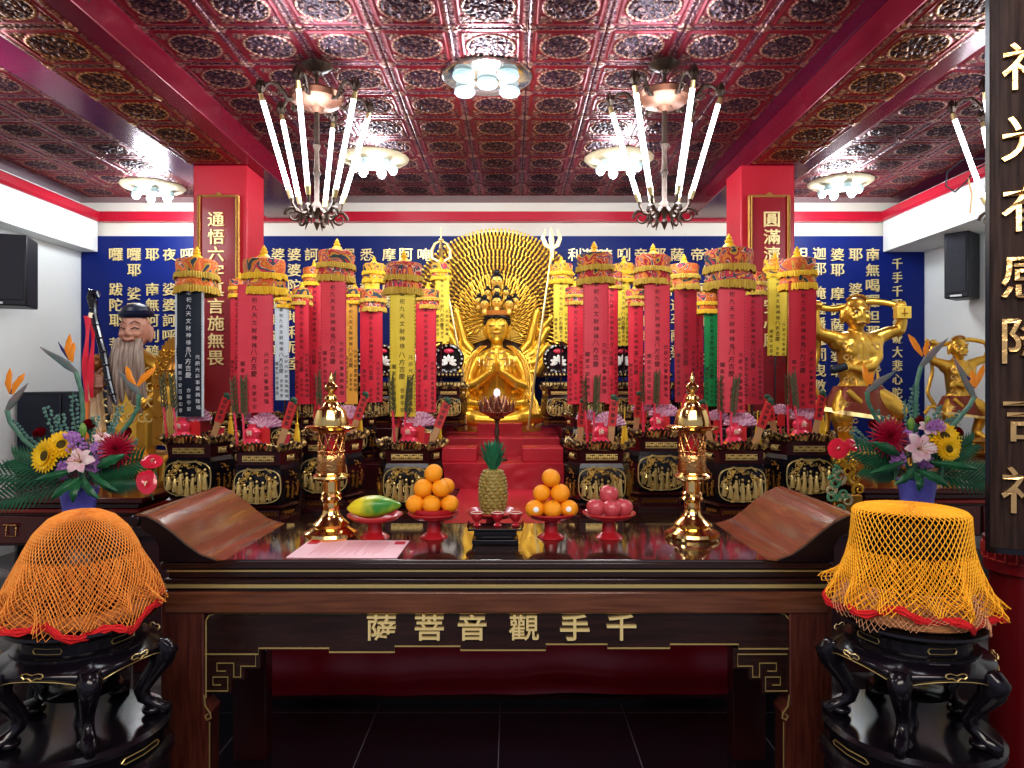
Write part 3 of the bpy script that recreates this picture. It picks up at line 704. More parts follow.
# tea stand with three cups
d=2.76; k=d/FPX; xs=(495.5-512)*k
t=thing('tea_stand','small black two-tier stand carrying three red cups','stand',(xs,d,TZ))
MB().box((-.090,-.05,.004),(.090,.05,.022)).box((-.075,-.04,.022),(.075,.04,.034)).box((-.086,-.047,0),(.086,.047,.008)).obj('base',lacq,t,bevel=.003)
MB().box((-.083,-.045,.034),(.083,.045,.056)).obj('middle_tier',lacq,t,bevel=.004)
MB().box((-.106,-.058,.058),(.106,.058,.066)).prism([(-.106,.066),(-.101,.066),(-.108,.078),(-.112,.078)],-.05,.05).prism([(.101,.066),(.106,.066),(.112,.078),(.108,.078)],-.05,.05).obj('tray',lacq,t,bevel=.002)
cup=None
for i,(px,desc) in enumerate(((477,'left'),(497.5,'middle'),(515.5,'right'))):
    x=(px-512)*k
    if cup is None:
        cup=thing('tea_cup','red footed cup with pale rim, leftmost on the black stand','cup',(x,d,TZ+.067),'red cups on the black stand')
        MB().lathe([(.016,0),(.017,.004),(.008,.010),(.008,.016),(.018,.026),(.023,.040),(.0245,.052),(.022,.052),(.020,.035),(.001,.024)],24).obj('cup_body',plateR,cup)
        MB().torus((0,0,.052),.0235,.0022,26,6).obj('rim',mat('pale_rim',(.75,.62,.55),.3),cup)
    else: dup(cup,(x,d,TZ+.067),'red footed cup with pale rim, %s on the black stand'%('in the middle' if i==1 else 'rightmost'))
t=tag(MB().tube([(0,0,0),(.05,.0,.035)],[.0025,.001],5).tube([(-.155,.01,.004),(-.19,.02,.04)],[.0015,.001],5).obj('incense_stick',plateR),'thin red sticks beside the pineapple dish','incense stick'); t.location=(xs+.10,2.90,TZ+.08)
# ================================================================== ALTAR PLATFORM
al=thing('altar_platform','stepped altar platform draped in red cloth behind the offering table','altar',(-.06,3.6,0))
AX0,AX1=-2.22,2.10
def bx(nm,x0,x1,y0,y1,z0,z1,m,bev=.006): return MB().box((x0+.06,y0-3.6,z0),(x1+.06,y1-3.6,z1)).obj(nm,m,al,bevel=bev)
bx('counter',-1.74,1.62,3.62,3.92,.79,.85,woodd); bx('counter',AX0,AX1,3.92,5.33,.79,.85,woodd)
bx('counter_frame',-1.70,1.58,3.75,3.99,.0,.78,lacq); bx('counter_frame',AX0+.05,AX1-.05,4.0,7.3,.0,.78,lacqr)
bx('step',AX0,AX1,5.33,7.4,.78,1.04,lacqr)
bx('upper_step',AX0,-.62,5.85,7.4,1.04,1.28,lacqr); bx('upper_step',.42,AX1,5.85,7.4,1.04,1.28,lacqr)
def cloth(nm,fn,nu,nv,m=redc):
    return MB().grid(fn,nu,nv).obj(nm,m,al,smooth=1.5)
def C(px,d): return (px-512)/FPX*d+.06
def runner(u,v):
    x0,x1=C(446,4.2),C(558,4.2)
    return (x0+(x1-x0)*u+.004*sin(v*9), (3.64+1.68*v)-3.6, .853+.002*noise.noise((u*4,v*9,0)))
cloth('cloth_runner',runner,30,60)
def riser(u,v):
    x0,x1=C(441,5.3),C(564,5.3); return (x0+(x1-x0)*u,5.318-3.6-.012*abs(noise.noise((u*7,v*2,3)))-.02*(1-v)*abs(noise.noise((u*3,1,3))),.853+.19*v)
cloth('cloth_drape',riser,60,10)
cloth('step_cloth',lambda u,v:(C(441,5.3)+(C(564,5.3)-C(441,5.3))*u,5.318-3.6+.75*v,1.0435+.001*sin(u*9)),10,4)
bx('red_block',C(442,5.45)-.06,C(477,5.45)-.06,5.42,5.7,1.045,1.155,redc); bx('red_block',C(522,5.45)-.06,C(563,5.45)-.06,5.42,5.7,1.045,1.155,redc)
bx('red_riser',C(446,5.9)-.06,C(560,5.9)-.06,5.9,6.2,1.04,1.195,redc); bx('red_riser',C(477,6.2)-.06,C(522,6.2)-.06,6.2,6.35,1.04,1.30,redc)
bx('image_plinth',-.75,.5,6.36,7.4,1.04,1.20,redc)
def drape(u,v):
    x=C(250,3.6)+(C(748,3.6)-C(250,3.6))*u; z=.03+.76*v
    f=.02*noise.noise((u*9,v*1.3,1))+.03*(1-v)**2*noise.noise((u*5,v*4,8))+ .012*sin(z*30)*(1-v)**3
    return (x,3.66-3.6-.02+f,z+.02*noise.noise((u*5,0,2))*(1-v))
cloth('front_drape',drape,110,40,redd)
MB().box((C(262,3.6),.0,.0),(C(740,3.6),.06,.03)).obj('plinth',lacq,al)
# ================================================================== DOU LANTERN BUCKETS
def hexa(w,dp,k=.68,):
    a=w/2; b=dp/2; f=a*k
    return [(-f,-b),(f,-b),(a,0),(f,b),(-f,b),(-a,0)]
def scl(p,s): return [(x*s,y*s) for x,y in p]
def carved(mb,w,h,M,seed,fig=5,dens=1.0):
    """openwork gilded relief of little standing figures and clouds in a w x h oval field, facing -y"""
    rd=random.Random(seed)
    for i in range(fig):
        x=(i-(fig-1)/2)*w/fig*.92; hh=h*(.62-.16*abs(i-(fig-1)/2)/fig*2)+rd.uniform(-.16,.05)*h; z0=-h*.40+abs(i-(fig-1)/2)*h*.05
        mb.tube([(x,-.006,z0),(x+rd.uniform(-.1,.1)*w/fig,-.012,z0+hh*.5),(x,-.010,z0+hh*.8)],[w*.060,w*.045,w*.030],6,M=M)
        mb.sph((x,-.014,z0+hh*.92),(w*.032,w*.03,w*.036),7,5,M=M)
        for s in(-1,1): mb.tube([(x,-.014,z0+hh*.72),(x+s*w*.065,-.016,z0+hh*(.55+rd.uniform(-.1,.15))),(x+s*w*.05,-.02,z0+hh*rd.uniform(.4,.9))],w*.016,5,M=M)
    for i in range(int(16*dens)):
        a=rd.uniform(0,2*pi); rr=rd.uniform(.62,.95); x=cos(a)*rr*w*.46; z=sin(a)*rr*h*.44; s=rd.uniform(.035,.07)*w; ph=rd.uniform(0,6)
        mb.tube([(x+s*(1-.7*q/7)*cos(ph+q*.75),-.006-.004*(q%2),z+s*(1-.7*q/7)*sin(ph+q*.75)) for q in range(8)],w*.013,4,M=M)
DX=.20
def make_bucket(nm,label,loc,group,sc=1,detail=True):
    t=thing(nm,label,'lantern bucket',loc,group); w,dp=.385,.36
    H6=hexa(w,dp); b=.0
    mb=MB(); mb.column(scl(H6,.98),0,.018); mb.column(scl(H6,.90),.018,.03,scl(H6,.82)); mb.column(scl(H6,.82),.03,.065); mb.column(scl(H6,.80),.065,.085,scl(H6,.97)); mb.column(scl(H6,.97),.085,.098,scl(H6,.88))
    mb.obj('foot',lacqr,t,smooth=.3)
    for M in (T(0,-dp/2*.84,.045),T(-w*.34,-dp*.22,.045)@RZ(-1.0),T(w*.34,-dp*.22,.045)@RZ(1.0)):
        g=MB(); wd=.20 if M[0][3]==0 else .10
        for q in range(int(wd/.02)):
            x=-wd/2+.01+q*.02; g.tube([(x-.008,0,-.012),(x-.004,-.006,.008),(x+.003,-.008,.010),(x+.006,-.004,-.004),(x,-.006,-.004)],.0035,4,M=M)
        g.obj('foot_carving',goldd,t)
    # bulging body
    sec=[(.098,.86),(.12,.93),(.16,.985),(.21,1.0),(.26,.99),(.30,.95),(.325,.90)]
    mb=MB()
    for (z0,s0),(z1,s1) in zip(sec,sec[1:]): mb.column(scl(H6,s0),z0,z1,scl(H6,s1))
    mb.obj('bucket_body',lacq,t,smooth=.35)
    mb=MB(); mb.column(scl(H6,.90),.325,.40,scl(H6,.96)); mb.obj('neck',lacqr,t,smooth=.3)
    mb=MB(); mb.column(scl(H6,.98),.398,.41,scl(H6,1.03)); mb.obj('rim_moulding',lacqr,t,smooth=.3)
    # front medallion: ogee frame + figures
    fw,fh=.262,.19; zc=.208
    out=[]
    for q in range(32):
        a=2*pi*q/32; e=3.2; x=abs(cos(a))**(2/e)*math.copysign(1,cos(a))*fw/2; z=abs(sin(a))**(2/e)*math.copysign(1,sin(a))*fh/2
        out.append((x,-dp/2-.006-.004*cos(a*2)*0,zc+z))
    mb=MB(); mb.tube(out+[out[0]],.0045,5); mb.tube([(-.08,-dp/2-.008,zc+.074),(-.05,-dp/2-.014,zc+.098),(0,-dp/2-.016,zc+.088),(.05,-dp/2-.014,zc+.098),(.08,-dp/2-.008,zc+.074)],.006,5); mb.obj('medallion_frame',goldp,t)
    mb=MB(); carved(mb,fw*1.0,fh*1.25,T(0,-dp/2-.002,zc-.002),3,7,4.2); mb.obj('carved_scene',goldp,t)
    for s in(-1,1):
        mb=MB(); carved(mb,.13,.20,T(s*w*.415,-dp*.255,.21)@RZ(s*1.18),11,3,1.4)
        mb.obj('side_carving',goldd,t)
    for (x,y,rz,wd) in ((0,-dp/2*.955,0,.18),(-w*.40,-dp*.24,-1.18,.07),(w*.40,-dp*.24,1.18,.07)):
        mb=MB(); M=T(x,y,.362)@RZ(rz); n=int(wd/.012)
        mb.box((-wd/2,-.004,-.017),(wd/2,-.001,-.012),M); mb.box((-wd/2,-.004,.012),(wd/2,-.001,.017),M)
        for q in range(n): mb.sph((-wd/2+.006+q*.012,-.006,.004*sin(q*1.7)),(.0065,.006,.013),6,4,M=M)
        mb.obj('cartouche',goldp,t)
    mb=MB(); g=MB(); R6=scl(H6,1.0)
    for i in range(6):
        a=Vector((*R6[i],0)); b_=Vector((*R6[(i+1)%6],0)); n=max(5,int((b_-a).length/.022))
        for q in range(n):
            p=a.lerp(b_,(q+.5)/n); nrm=Vector((p.x,p.y,0)).normalized(); tt=(b_-a).normalized()
            z=.411+.030*abs(sin((q+.5)/n*pi))+.012
            mb.tube([p+Vector((0,0,.408)),p+nrm*.008+tt*.008+Vector((0,0,z-.008)),p+nrm*.012-tt*.006+Vector((0,0,z)),p+nrm*.010-tt*.012+Vector((0,0,z-.010))],[.010,.009,.008,.004],5)
        mb.sph(tuple(a+a.normalized()*.012+Vector((0,0,.435))),(.018,.018,.020),7,5)
    mb.obj('rim_fretwork',rimc,t)
    MB().column(scl(H6,.9),.36,.400).obj('rice_fill',mat('rice',(.35,.25,.16),.8),t)
    if sc!=1: t.scale=(sc,)*3
    return t
G1='carved dou lantern buckets, front row'; G2='carved dou lantern buckets, middle row'; G3='carved dou lantern buckets, back row'
fr=[(195,4.35),(263,4.1),(328,4.45),(409,4.15),(600,4.15),(658,4.55),(737,4.15),(803,4.42)]
names=['leftmost of the front row, under the navy streamer','second from the left in the front row','third from the left, behind the left candlestick','behind the papaya, nearest the red steps on the left','behind the apples, nearest the red steps on the right','between the apples and the right candlestick','just right of the right candlestick','rightmost of the front row']
bk=None; front=[]
SZ=1.10
for (px,d),nm in zip(fr,names):
    p=Vector(((px-512)/FPX*d,d+.1,.851)); lb='black and gold carved lantern bucket, '+nm
    if bk is None: bk=make_bucket('lantern_bucket',lb,p,G1,1.0); front.append(bk)
    else: front.append(dup(bk,p,lb))
    front[-1].scale=(d/4.1*1.02,)*3
mid=[(232,5.6),(292,5.6),(357,5.6),(422,5.6),(585,5.6),(629,5.6),(695,5.6),(768,5.6)]
for i,(px,d) in enumerate(mid):
    p=Vector(((px-512)/FPX*d,d,1.042))
    dup(bk,p,'carved lantern bucket in the middle row, number %s from the left'%['one','two','three','four','five','six','seven','eight'][i],group=G2,sc=.85)
bkk=[(382,6.25),(450,6.25),(558,6.25),(622,6.25),(690,6.25),(314,6.25),(348,6.3),(416,6.3),(590,6.3),(656,6.3),(724,6.3)]
on=['behind the yellow streamer on the left','left beside the gilded Buddha','right beside the gilded Buddha','behind the yellow streamer on the right','second from the right end of its row','farthest left of its row','second from the left of its row','fourth from the left of its row','second right of the gilded Buddha','fourth right of the gilded Buddha','farthest right of its row']
for (px,d),nm in zip(bkk,on):
    p=Vector(((px-512)/FPX*d,d,1.282)); dup(bk,p,'carved lantern bucket in the back row, '+nm,group=G3,sc=.80)
# round mirror lamps on back row buckets
mir=None
for (px,nm) in ((449,'left of the gilded Buddha'),(558,'right of the gilded Buddha'),(622,'behind the right yellow streamer'),(383,'behind the left yellow streamer'),(348,'second from the left end'),(314,'at the left end'),(416,'second left of the gilded Buddha'),(590,'second right of the gilded Buddha'),(656,'right of the right yellow streamer'),(690,'second from the right end'),(724,'at the right end')):
    d=6.25; p=Vector(((px-512)/FPX*d,d-.02,1.282+.34)); lb='black round fretwork mirror with white lotus, '+nm
    if mir is None:
        mir=thing('lotus_mirror',lb,'mirror',p,'lotus mirrors on the back row')
        MB().box((-.15,-.06,0),(.15,.06,.05)).box((-.13,-.05,.09),(.13,.05,.13)).tube([(-.10,0,.04),(-.10,0,.10)],.015).tube([(.10,0,.04),(.10,0,.10)],.015).obj('base',lacq,mir,bevel=.005)
        mb=MB()
        for i in range(9): mb.box((-.14+i*.032,-.064,.008),(-.118+i*.032,-.06,.04)); 
        for i in range(8): mb.sph((-.115+i*.033,-.052,.11),(.011,.008,.012),6,4)
        mb.obj('gilded_trim',goldp,mir)
        MB().torus((0,0,0),.115,.022,28,8,M=T(0,0,.25)@RX(pi/2)).obj('ring',lacq,mir)
        mb=MB()
        for i in range(18):
            a=2*pi*i/18; mb.sph((.118*cos(a),-.02,.25+.118*sin(a)),(.010,.008,.010),6,4)
        mb.obj('ring_beads',mat('pearl',(.75,.72,.62),.4),mir)
        MB().tube([(0,.0,.25),(0,-.01,.25)],.105,24).obj('mirror_glass',mat('mirror_dark',(.04,.04,.05),.1,.6),mir)
        mb=MB()
        for i in range(7):
            a=-pi*.08+i*pi*1.16/6; L_=.075
            mb.sph((0,0,L_*.55),(.016,.008,L_*.45),8,6,M=T(0,-.022,.215)@RY(-(a-pi/2)))
        mb.obj('lotus',mat('white_lotus',(.85,.86,.80),.4),mir)
        MB().sph((0,-.02,.32),(.045,.015,.022),10,6).obj('red_knot',pinkb,mir)
    else: dup(mir,p,lb)
# ================================================================== PARASOL BANNERS
EM=[embroid('embroidery_%s'%n,b,i*3.1) for i,(n,b) in enumerate((('orange',(.62,.12,.03)),('red',(.42,.02,.04)),('yellow',(.85,.45,.03))))]
CLO={'pink':mat('rose_red_cloth',(.70,.05,.085),.55,col2=(.78,.075,.11),ns=3),'red':mat('bright_red_cloth',(.54,.012,.034),.5,col2=(.62,.02,.045),ns=3),
 'yellow':mat('yellow_banner',(.80,.58,.04),.55,col2=(.86,.66,.07),ns=3),'navy':mat('navy_banner',(.006,.014,.03),.5),'orange':mat('orange_banner',(.85,.42,.06),.55),
 'green':mat('green_banner',(.005,.28,.08),.5),'white':mat('pale_blue_banner',(.62,.70,.74),.6)}
CLO['crimson']=mat('crimson_cloth',(.40,.010,.03),.5,col2=(.46,.016,.04),ns=3)
def lettering_mesh(w,L,m,key):
    mb=MB(); rd=random.Random(key); y=-.006
    s=.031
    for i,ch in enumerate('奉祀九天文財神祿馬扶持八方貴人相助'):
        z=-.05-i*s*1.42
        if -z<L*.50: letter(mb,ch,0,z,s,y,res=1,off=0)
    z0=-L*.53
    for i,ch in enumerate('八方吉慶'): letter(mb,ch,-.002,z0-i*.042,.036,y,res=1,off=0)
    for x,tx,zz in ((-w*.33,'闔家平安百事如意財源廣進',-L*.62),(w*.33,'元辰光彩事業興隆福壽綿長',-L*.55),(0,'合家平安燈',-L*.80)):
        for i,ch in enumerate(tx):
            z=zz-i*s*1.25
            if -z<L-.03: letter(mb,ch,x,z,s*.85,y,res=1,off=0)
    for s_ in(-1,1):   # stitched edge ticks
        n=int(L/.02)
        for i in range(n): mb.box((s_*(w/2-.004)-.0015,y,-i*.02-.012),(s_*(w/2-.004)+.0015,y+.0005,-i*.02-.004))
    return mb.mesh('lettering',m,0)
LET={}
def canopy_meshes(R0,key,em,fr):
    rd=random.Random(key); ph=rd.uniform(0,6); k=7
    def mod(a,j): return 1+.035*sin(a*6+ph)+.02*sin(a*11+ph*2)
    H=R0*2.15
    top=[(R0*.10,0),(R0*.45,-R0*.12),(R0*.78,-R0*.17),(R0*.97,-R0*.22),(R0*1.02,-R0*.38)]
    a_=MB().lathe(top+[(R0*.98,-R0*.85),(R0*1.0,-R0*1.15),(R0*.96,-R0*1.12)],40,mod=mod).mesh('upper_tier',em)
    b_=MB().lathe([(R0*.9,-R0*1.1),(R0*1.0,-R0*1.30),(R0*1.03,-R0*1.66),(R0*.98,-R0*1.70),(R0*.9,-R0*1.5)],40,mod=mod).mesh('lower_tier',em)
    def fringe(z0,z1,r):
        n=110; mb=MB(); vs=[];fs=[]
        for i in range(n):
            a=2*pi*i/n; q=(1+.04*(i%2))*mod(a,0)
            for z,e in ((z0,1.0),(z0*.6+z1*.4,1.03),(z1-rd.uniform(0,.12)*R0,1.05)): vs.append((r*e*q*cos(a),r*e*q*sin(a),z))
        for i in range(n):
            j=(i+1)%n
            for c in range(2): fs.append((i*3+c,j*3+c,j*3+c+1,i*3+c+1))
        return mb.add(vs,fs).mesh('fringe',fr,0)
    return a_,b_,fringe(-R0*.92,-R0*1.18,R0*1.03),fringe(-R0*1.62,-R0*1.94,R0*1.03)
CM={}
def finial(): return MB().lathe([(.044,-.018),(.036,-.002),(.026,.008),(.020,.014),(.025,.022),(.024,.030),(.014,.036),(.018,.043),(.016,.050),(.008,.056),(.009,.062),(.004,.068),(.001,.070)],14).mesh('finial',mat('yellow_finial',(.85,.50,.03),.45))
FIN=finial()
def banner(px,top,cw,color,bot,d,sx0,sx1,em,fr,label,base_z,group,inkm=None,roll=0):
    """parasol banner: canopy cw px wide with its cap at row top, streamer from sx0 to sx1 down to row bot"""
    k=d/FPX; x=(px-512)*k; ztop=EYE-(top-384)*k; R0=cw*k/2/1.07
    t=thing('parasol_banner',label,'banner',(x,d,base_z),group)
    h=ztop-base_z
    def part(nm,me,loc=(0,0,0),sc=None,par=t):
        o=bpy.data.objects.new(nm,me); COL.objects.link(o); o.parent=par; o.location=loc
        if sc: o.scale=sc
        return o
    MB().tube([(0,.0,.0),(0,0,h-.02)],.009,8).obj('pole',lacqr,t)
    key=(px*7)%3; ck=(round(R0,3),em,fr.name,key)
    if ck not in CM: CM[ck]=canopy_meshes(R0,key+px,EM[em],fr)
    a_,b_,f1,f2=CM[ck]
    ca=part('canopy',a_,(0,0,h)); ca.rotation_euler=(roll,roll*.6,px*.7)
    part('lower_tier',b_,(0,0,0),None,ca); part('fringe',f1,(0,0,0),None,ca); part('fringe',f2,(0,0,0),None,ca)
    part('finial',FIN,(0,0,h+.002),(R0/.13,)*3)
    sw=(sx1-sx0)*k; xm=((sx0+sx1)/2-512)*k-x; z1=h-R0*1.55; z0=EYE-(bot-384)*k-base_z; L=z1-z0; ys=-R0*.72
    sd=px*.37
    mb=MB(); nz=24
    def f(u,v,o=0): 
        X=(u-.5)*sw; Z=-v*L
        return (X, -.010*(1-(2*u-1)**2)+.010*sin(v*3+sd)*v+.004*noise.noise((u*2+sd,v*5,0))+o, Z)
    mb.grid(lambda u,v:f(u,v),7,nz); mb.grid(lambda u,v:f(1-u,v,.004),7,nz)
    s=mb.obj('streamer',CLO[color],t,smooth=1.5); s.location=(xm,ys,z1)
    # lettering follows the cloth
    im=inkw if color=='navy' else ink
    lk=(round(sw,2),round(L,1),im.name)
    if lk not in LET: LET[lk]=lettering_mesh(sw,L,im,px)
    me=LET[lk].copy()
    for v in me.vertices:
        u=max(0,min(1,v.co.x/sw+.5)); vv=max(0,min(1,-v.co.z/L)); v.co.y=f(u,vv)[1]-.0025
    part('lettering',me,(0,0,0),None,s)
    if color=='navy':
        mb=MB()
        for s_ in(-1,1): mb.box((s_*(sw/2)-.006,-.006,-L),(s_*(sw/2)+.006,.004,0))
        mb.obj('silver_edge',GREYW,s)
    return t
GB1='parasol banners planted in the front buckets'; GB2='parasol banners of the middle row'; GB3='yellow parasol banners of the back row'
zb=0
def sc_of(d): return d/4.1*1.02
F=[ # px,top,cw,color,bot,d,s0,s1,em,fringe,label
(197,257,41,'navy',416,4.35,183,209,0,oldf,'parasol banner with navy streamer, white writing and silver edges'),
(264,256,42,'pink',412,4.1,243,278,0,yelf,'parasol banner with wide rose streamer, in front of the left pillar'),
(337,248,37,'pink',402,4.45,324,349,1,oldf,'tallest parasol banner left of centre, rose streamer above the left candlestick'),
(404,260,38,'yellow',416,4.15,392,417,1,oldf,'parasol banner with broad yellow streamer behind the papaya'),
(594,251,37,'pink',402,4.15,582,607,1,oldf,'parasol banner with rose streamer behind the right orange dish'),
(653,253,36,'pink',404,4.55,642,667,1,oldf,'parasol banner with rose streamer left of the right candlestick'),
(729,246,48,'pink',412,4.15,713,740,1,oldf,'widest parasol banner, rose streamer, left of the right pillar'),
(797,256,37,'red',408,4.42,784,811,0,yelf,'rightmost parasol banner, scarlet streamer beside the gilded guardian')]
for i,a in enumerate(F):
    a=a[:5]+(a[5]+.075,)+a[6:]
    t=banner(*a,base_z=.852+.40*sc_of(a[5]-.075),group=GB1,roll=random.uniform(-.05,.05))
    bx_=front[i].location; 
banner(684,262,31,'crimson',402,5.0,672,694,0,oldf,'parasol banner with deep crimson streamer behind the right candlestick',base_z=.852,group=GB2)
Mi=[(240,278,22,'red',404,5.60,233,248,0,yelf,'parasol banner half hidden on the left of the wide rose banner, red streamer'),
(285,290,20,'white',400,5.60,277,291,2,yelf,'parasol banner with pale blue-white streamer, left of centre'),
(302,287,20,'red',404,5.45,297,311,1,oldf,'parasol banner with red streamer, just right of the pale blue-white one'),
(314,266,22,'red',404,5.8,309,325,0,yelf,'parasol banner with red streamer, immediately left of the tallest rose banner'),
(355,287,19,'orange',404,5.75,346,359,1,yelf,'parasol banner with pale orange streamer, left of centre'),
(373,288,26,'red',402,5.55,362,384,1,oldf,'parasol banner with red streamer between the rose and the broad yellow one'),
(428,288,23,'red',412,5.55,417,437,1,oldf,'parasol banner with red streamer, nearest the gilded Buddha on the left'),
(575,286,21,'red',404,5.55,567,583,1,oldf,'parasol banner with red streamer, nearest the gilded Buddha on the right'),
(612,270,21,'red',404,5.8,604,617,1,oldf,'parasol banner with red streamer, touching the rose one at its right'),
(635,288,20,'red',404,5.55,627,642,1,oldf,'parasol banner with red streamer right of the yellow one, right of centre'),
(706,292,24,'green',406,5.55,702,716,0,yelf,'parasol banner with the only green streamer'),
(694,290,18,'red',402,5.75,688,702,0,yelf,'parasol banner with narrow red streamer just left of the green one'),
(752,271,27,'crimson',404,5.35,739,760,1,oldf,'parasol banner with crimson streamer between the widest rose banner and a yellow one')]
for a in Mi: banner(*a,base_z=1.045 if a[5]<5.85 else 1.285,group=GB2)
Ya=[(374,262,23,'yellow',345,6.2,366,381,2,yelf,'yellow-canopied parasol banner behind a red one, left of centre'),
(441,262,20,'yellow',342,6.2,436,450,2,yelf,'yellow parasol banner at the left edge of the hand fan'),
(561,262,24,'yellow',342,6.2,553,568,2,yelf,'yellow parasol banner at the right edge of the hand fan'),
(624,262,23,'yellow',346,6.2,616,628,2,yelf,'yellow parasol banner between two red ones, right of centre'),
(775,258,22,'yellow',356,5.60,765,784,2,yelf,'yellow parasol banner in front of the right pillar')]
for a in Ya: banner(*a,base_z=1.285 if a[5]>5.8 else 1.045,group=GB3)
# ================================================================== THINGS STANDING IN AND ON THE FRONT BUCKETS
nmb=['leftmost front bucket','second front bucket from the left','third front bucket from the left','fourth front bucket from the left','first front bucket right of the steps','second front bucket right of the steps','third front bucket right of the steps','rightmost front bucket']
proto={}
fanpt=MB(); 
def fan_mesh():
    mb=MB(); vs=[(0,0,0)]; n=26
    for i in range(n+1):
        a=pi*.02+pi*.96*i/n; r=.075*(1+.10*abs(sin(i*1.3)))
        vs.append((r*cos(a)*1.15,(-.008 if i%2 else .008),r*sin(a)))
    return mb.add(vs,[(0,i+1,i+2) for i in range(n)]).mesh('fan',fanm,0)
FANM=fan_mesh()
for i,(fb,nb) in enumerate(zip(front,nmb)):
    s=fb.scale[0]; c=fb.location; zt_=c.z+.40*s
    def P3(x,y,z=0): return (c.x+x*s,c.y+y*s,zt_+z)
    dx=[-.07,-.06,.05,-.0,.0,-.01,-.02,-.02][i]
    # pink gourd bottle with candle
    lb='pink glass gourd lamp on the '+nb
    if 'lamp' not in proto:
        t=proto['lamp']=thing('gourd_lamp',lb,'lamp',P3(dx,-.105),'pink gourd lamps on the buckets')
        MB().lathe([(.030,0),(.042,.012),(.044,.03),(.036,.046),(.026,.054),(.034,.068),(.036,.082),(.028,.094),(.018,.10),(.018,.112),(.020,.116)],22).obj('glass_body',pinkb,t)
        MB().lathe([(.0425,.006),(.0455,.012),(.0465,.026),(.0425,.034)],22).obj('printed_band',orangb,t)
        mb=MB(); letter(mb,'卍' if False else '佛',0,.080,.024,-.0375,.002,off=0); mb.obj('lettering',mat('pale_gold_print',(.9,.8,.6),.5),t,smooth=0)
    else: dup(proto['lamp'],P3(dx,-.105),lb)
    # slanted paper sheathed ruler
    sx=[.085,.08,.12,.115,.06,.10,.10,.07][i]; an=[.30,.28,.33,.36,.10,.35,.38,.22][i]
    lb='wooden ruler with red band in the '+nb
    if 'ruler' not in proto:
        t=proto['ruler']=thing('wooden_ruler',lb,'ruler',P3(sx,-.07,-.0),'wooden rulers with red paper bands')
        MB().box((-.018,-.005,0),(.018,.005,.27)).obj('ruler_body',tagwood,t,bevel=.002)
        MB().box((-.022,-.008,.12),(.022,.008,.262)).obj('paper_band',mat('red_paper',(.60,.025,.03),.5),t)
        mb=MB()
        for q,chh in enumerate('福祿壽喜'): letter(mb,chh,0,.24-q*.031,.024,-.0085,.001,res=1,off=.01)
        mb.obj('lettering',ink,t,smooth=0)
        MB().sph((-.002,-.004,.275),(.020,.014,.016),8,5).sph((.012,-.004,.262),(.012,.01,.012),6,4).obj('leaf_knot',mat('knot_green',(.03,.09,.05),.6),t)
    else: t=dup(proto['ruler'],P3(sx,-.07,-.0),lb)
    t.rotation_euler=(R(-4),an,0)
    lb='pink and white rosette fan on the '+nb
    if 'fan' not in proto:
        t=proto['fan']=thing('rosette_fan',lb,'fan',P3(dx+.055,-.05,.13),'pink and white rosette fans')
        o=bpy.data.objects.new('petals',FANM); COL.objects.link(o); o.parent=t
        MB().tube([(0,0,.01),(0,.006,-.16)],.008,6).obj('handle',pinkb,t)
        MB().box((-.028,-.012,-.09),(.028,-.004,.0)).obj('red_wrap',MT['red_paper'],t)
    else: t=dup(proto['fan'],P3(dx+.055,-.05,.13),lb)
    t=dup(proto['fan'],P3(dx-.05,.06,.16),'smaller rosette fan behind on the '+nb,sc=.75)
    lb='dry olive twig rising from the '+nb
    if 'twig' not in proto:
        t=proto['twig']=thing('dry_twig',lb,'twig',P3(dx-.0,-.150),'dry twigs in the buckets')
        MB().tube([(0,0,0),(-.005,0,.20)],.006,6).obj('stick',pinkb,t)
        mb=MB()
        for q in range(22):
            z=.17+q*.0085; a=q*2.1; mb.tube([(0,0,z),(.014*cos(a),.012*sin(a),z+.02),(.020*cos(a),.015*sin(a),z+.045)],[.005,.005,.001],4,flat=.5)
        mb.obj('twig_leaves',twigm,t)
    else: t=dup(proto['twig'],P3(dx-.045+.02*(i%2),-.150),lb)
    t.rotation_euler=(0,random.uniform(-.12,.12),0)
    t=dup(proto['twig'],P3(dx-.075,-.12),'second dry twig on the '+nb); t.rotation_euler=(0,-.08,1)
    lb='yellow silk tassel on the '+nb
    if 'tassel' not in proto:
        t=proto['tassel']=thing('yellow_tassel',lb,'tassel',P3(.16,.02,.02),'yellow silk tassels')
        mb=MB()
        for q in range(14):
            a=2*pi*q/14; mb.tube([(.004*cos(a),.004*sin(a),.10),(.010*cos(a),.010*sin(a),.07),(.016*cos(a),.016*sin(a),0)],[.003,.003,.0025],4)
        mb.obj('threads',yelf,t); MB().sph((0,0,.105),.010,8,6).tube([(0,0,.10),(0,0,.17)],.003,5).obj('knot',yelf,t)
    else: dup(proto['tassel'],P3(.16,.02,.02),lb)
    lb=''
    t=dup(proto['ruler'],P3(-.11,.03,.0),'second wooden ruler, left side of the '+nb,sc=.92); t.rotation_euler=(0,random.choice((-.2,.1,.22)),0)
    # small red box behind
    lb='small red offering cup at the back of the '+nb
    if 'cup' not in proto:
        t=proto['cup']=thing('red_offering_cup',lb,'cup',P3(.07,.07),'small red offering cups')
        MB().lathe([(.03,0),(.034,.02),(.028,.05),(.034,.075),(.036,.09),(.03,.085),(.001,.03)],18).obj('cup_body',pinkb,t); MB().torus((0,0,.088),.035,.004,20,6).obj('rim',goldp,t)
    else: dup(proto['cup'],P3(.07,.07),lb)

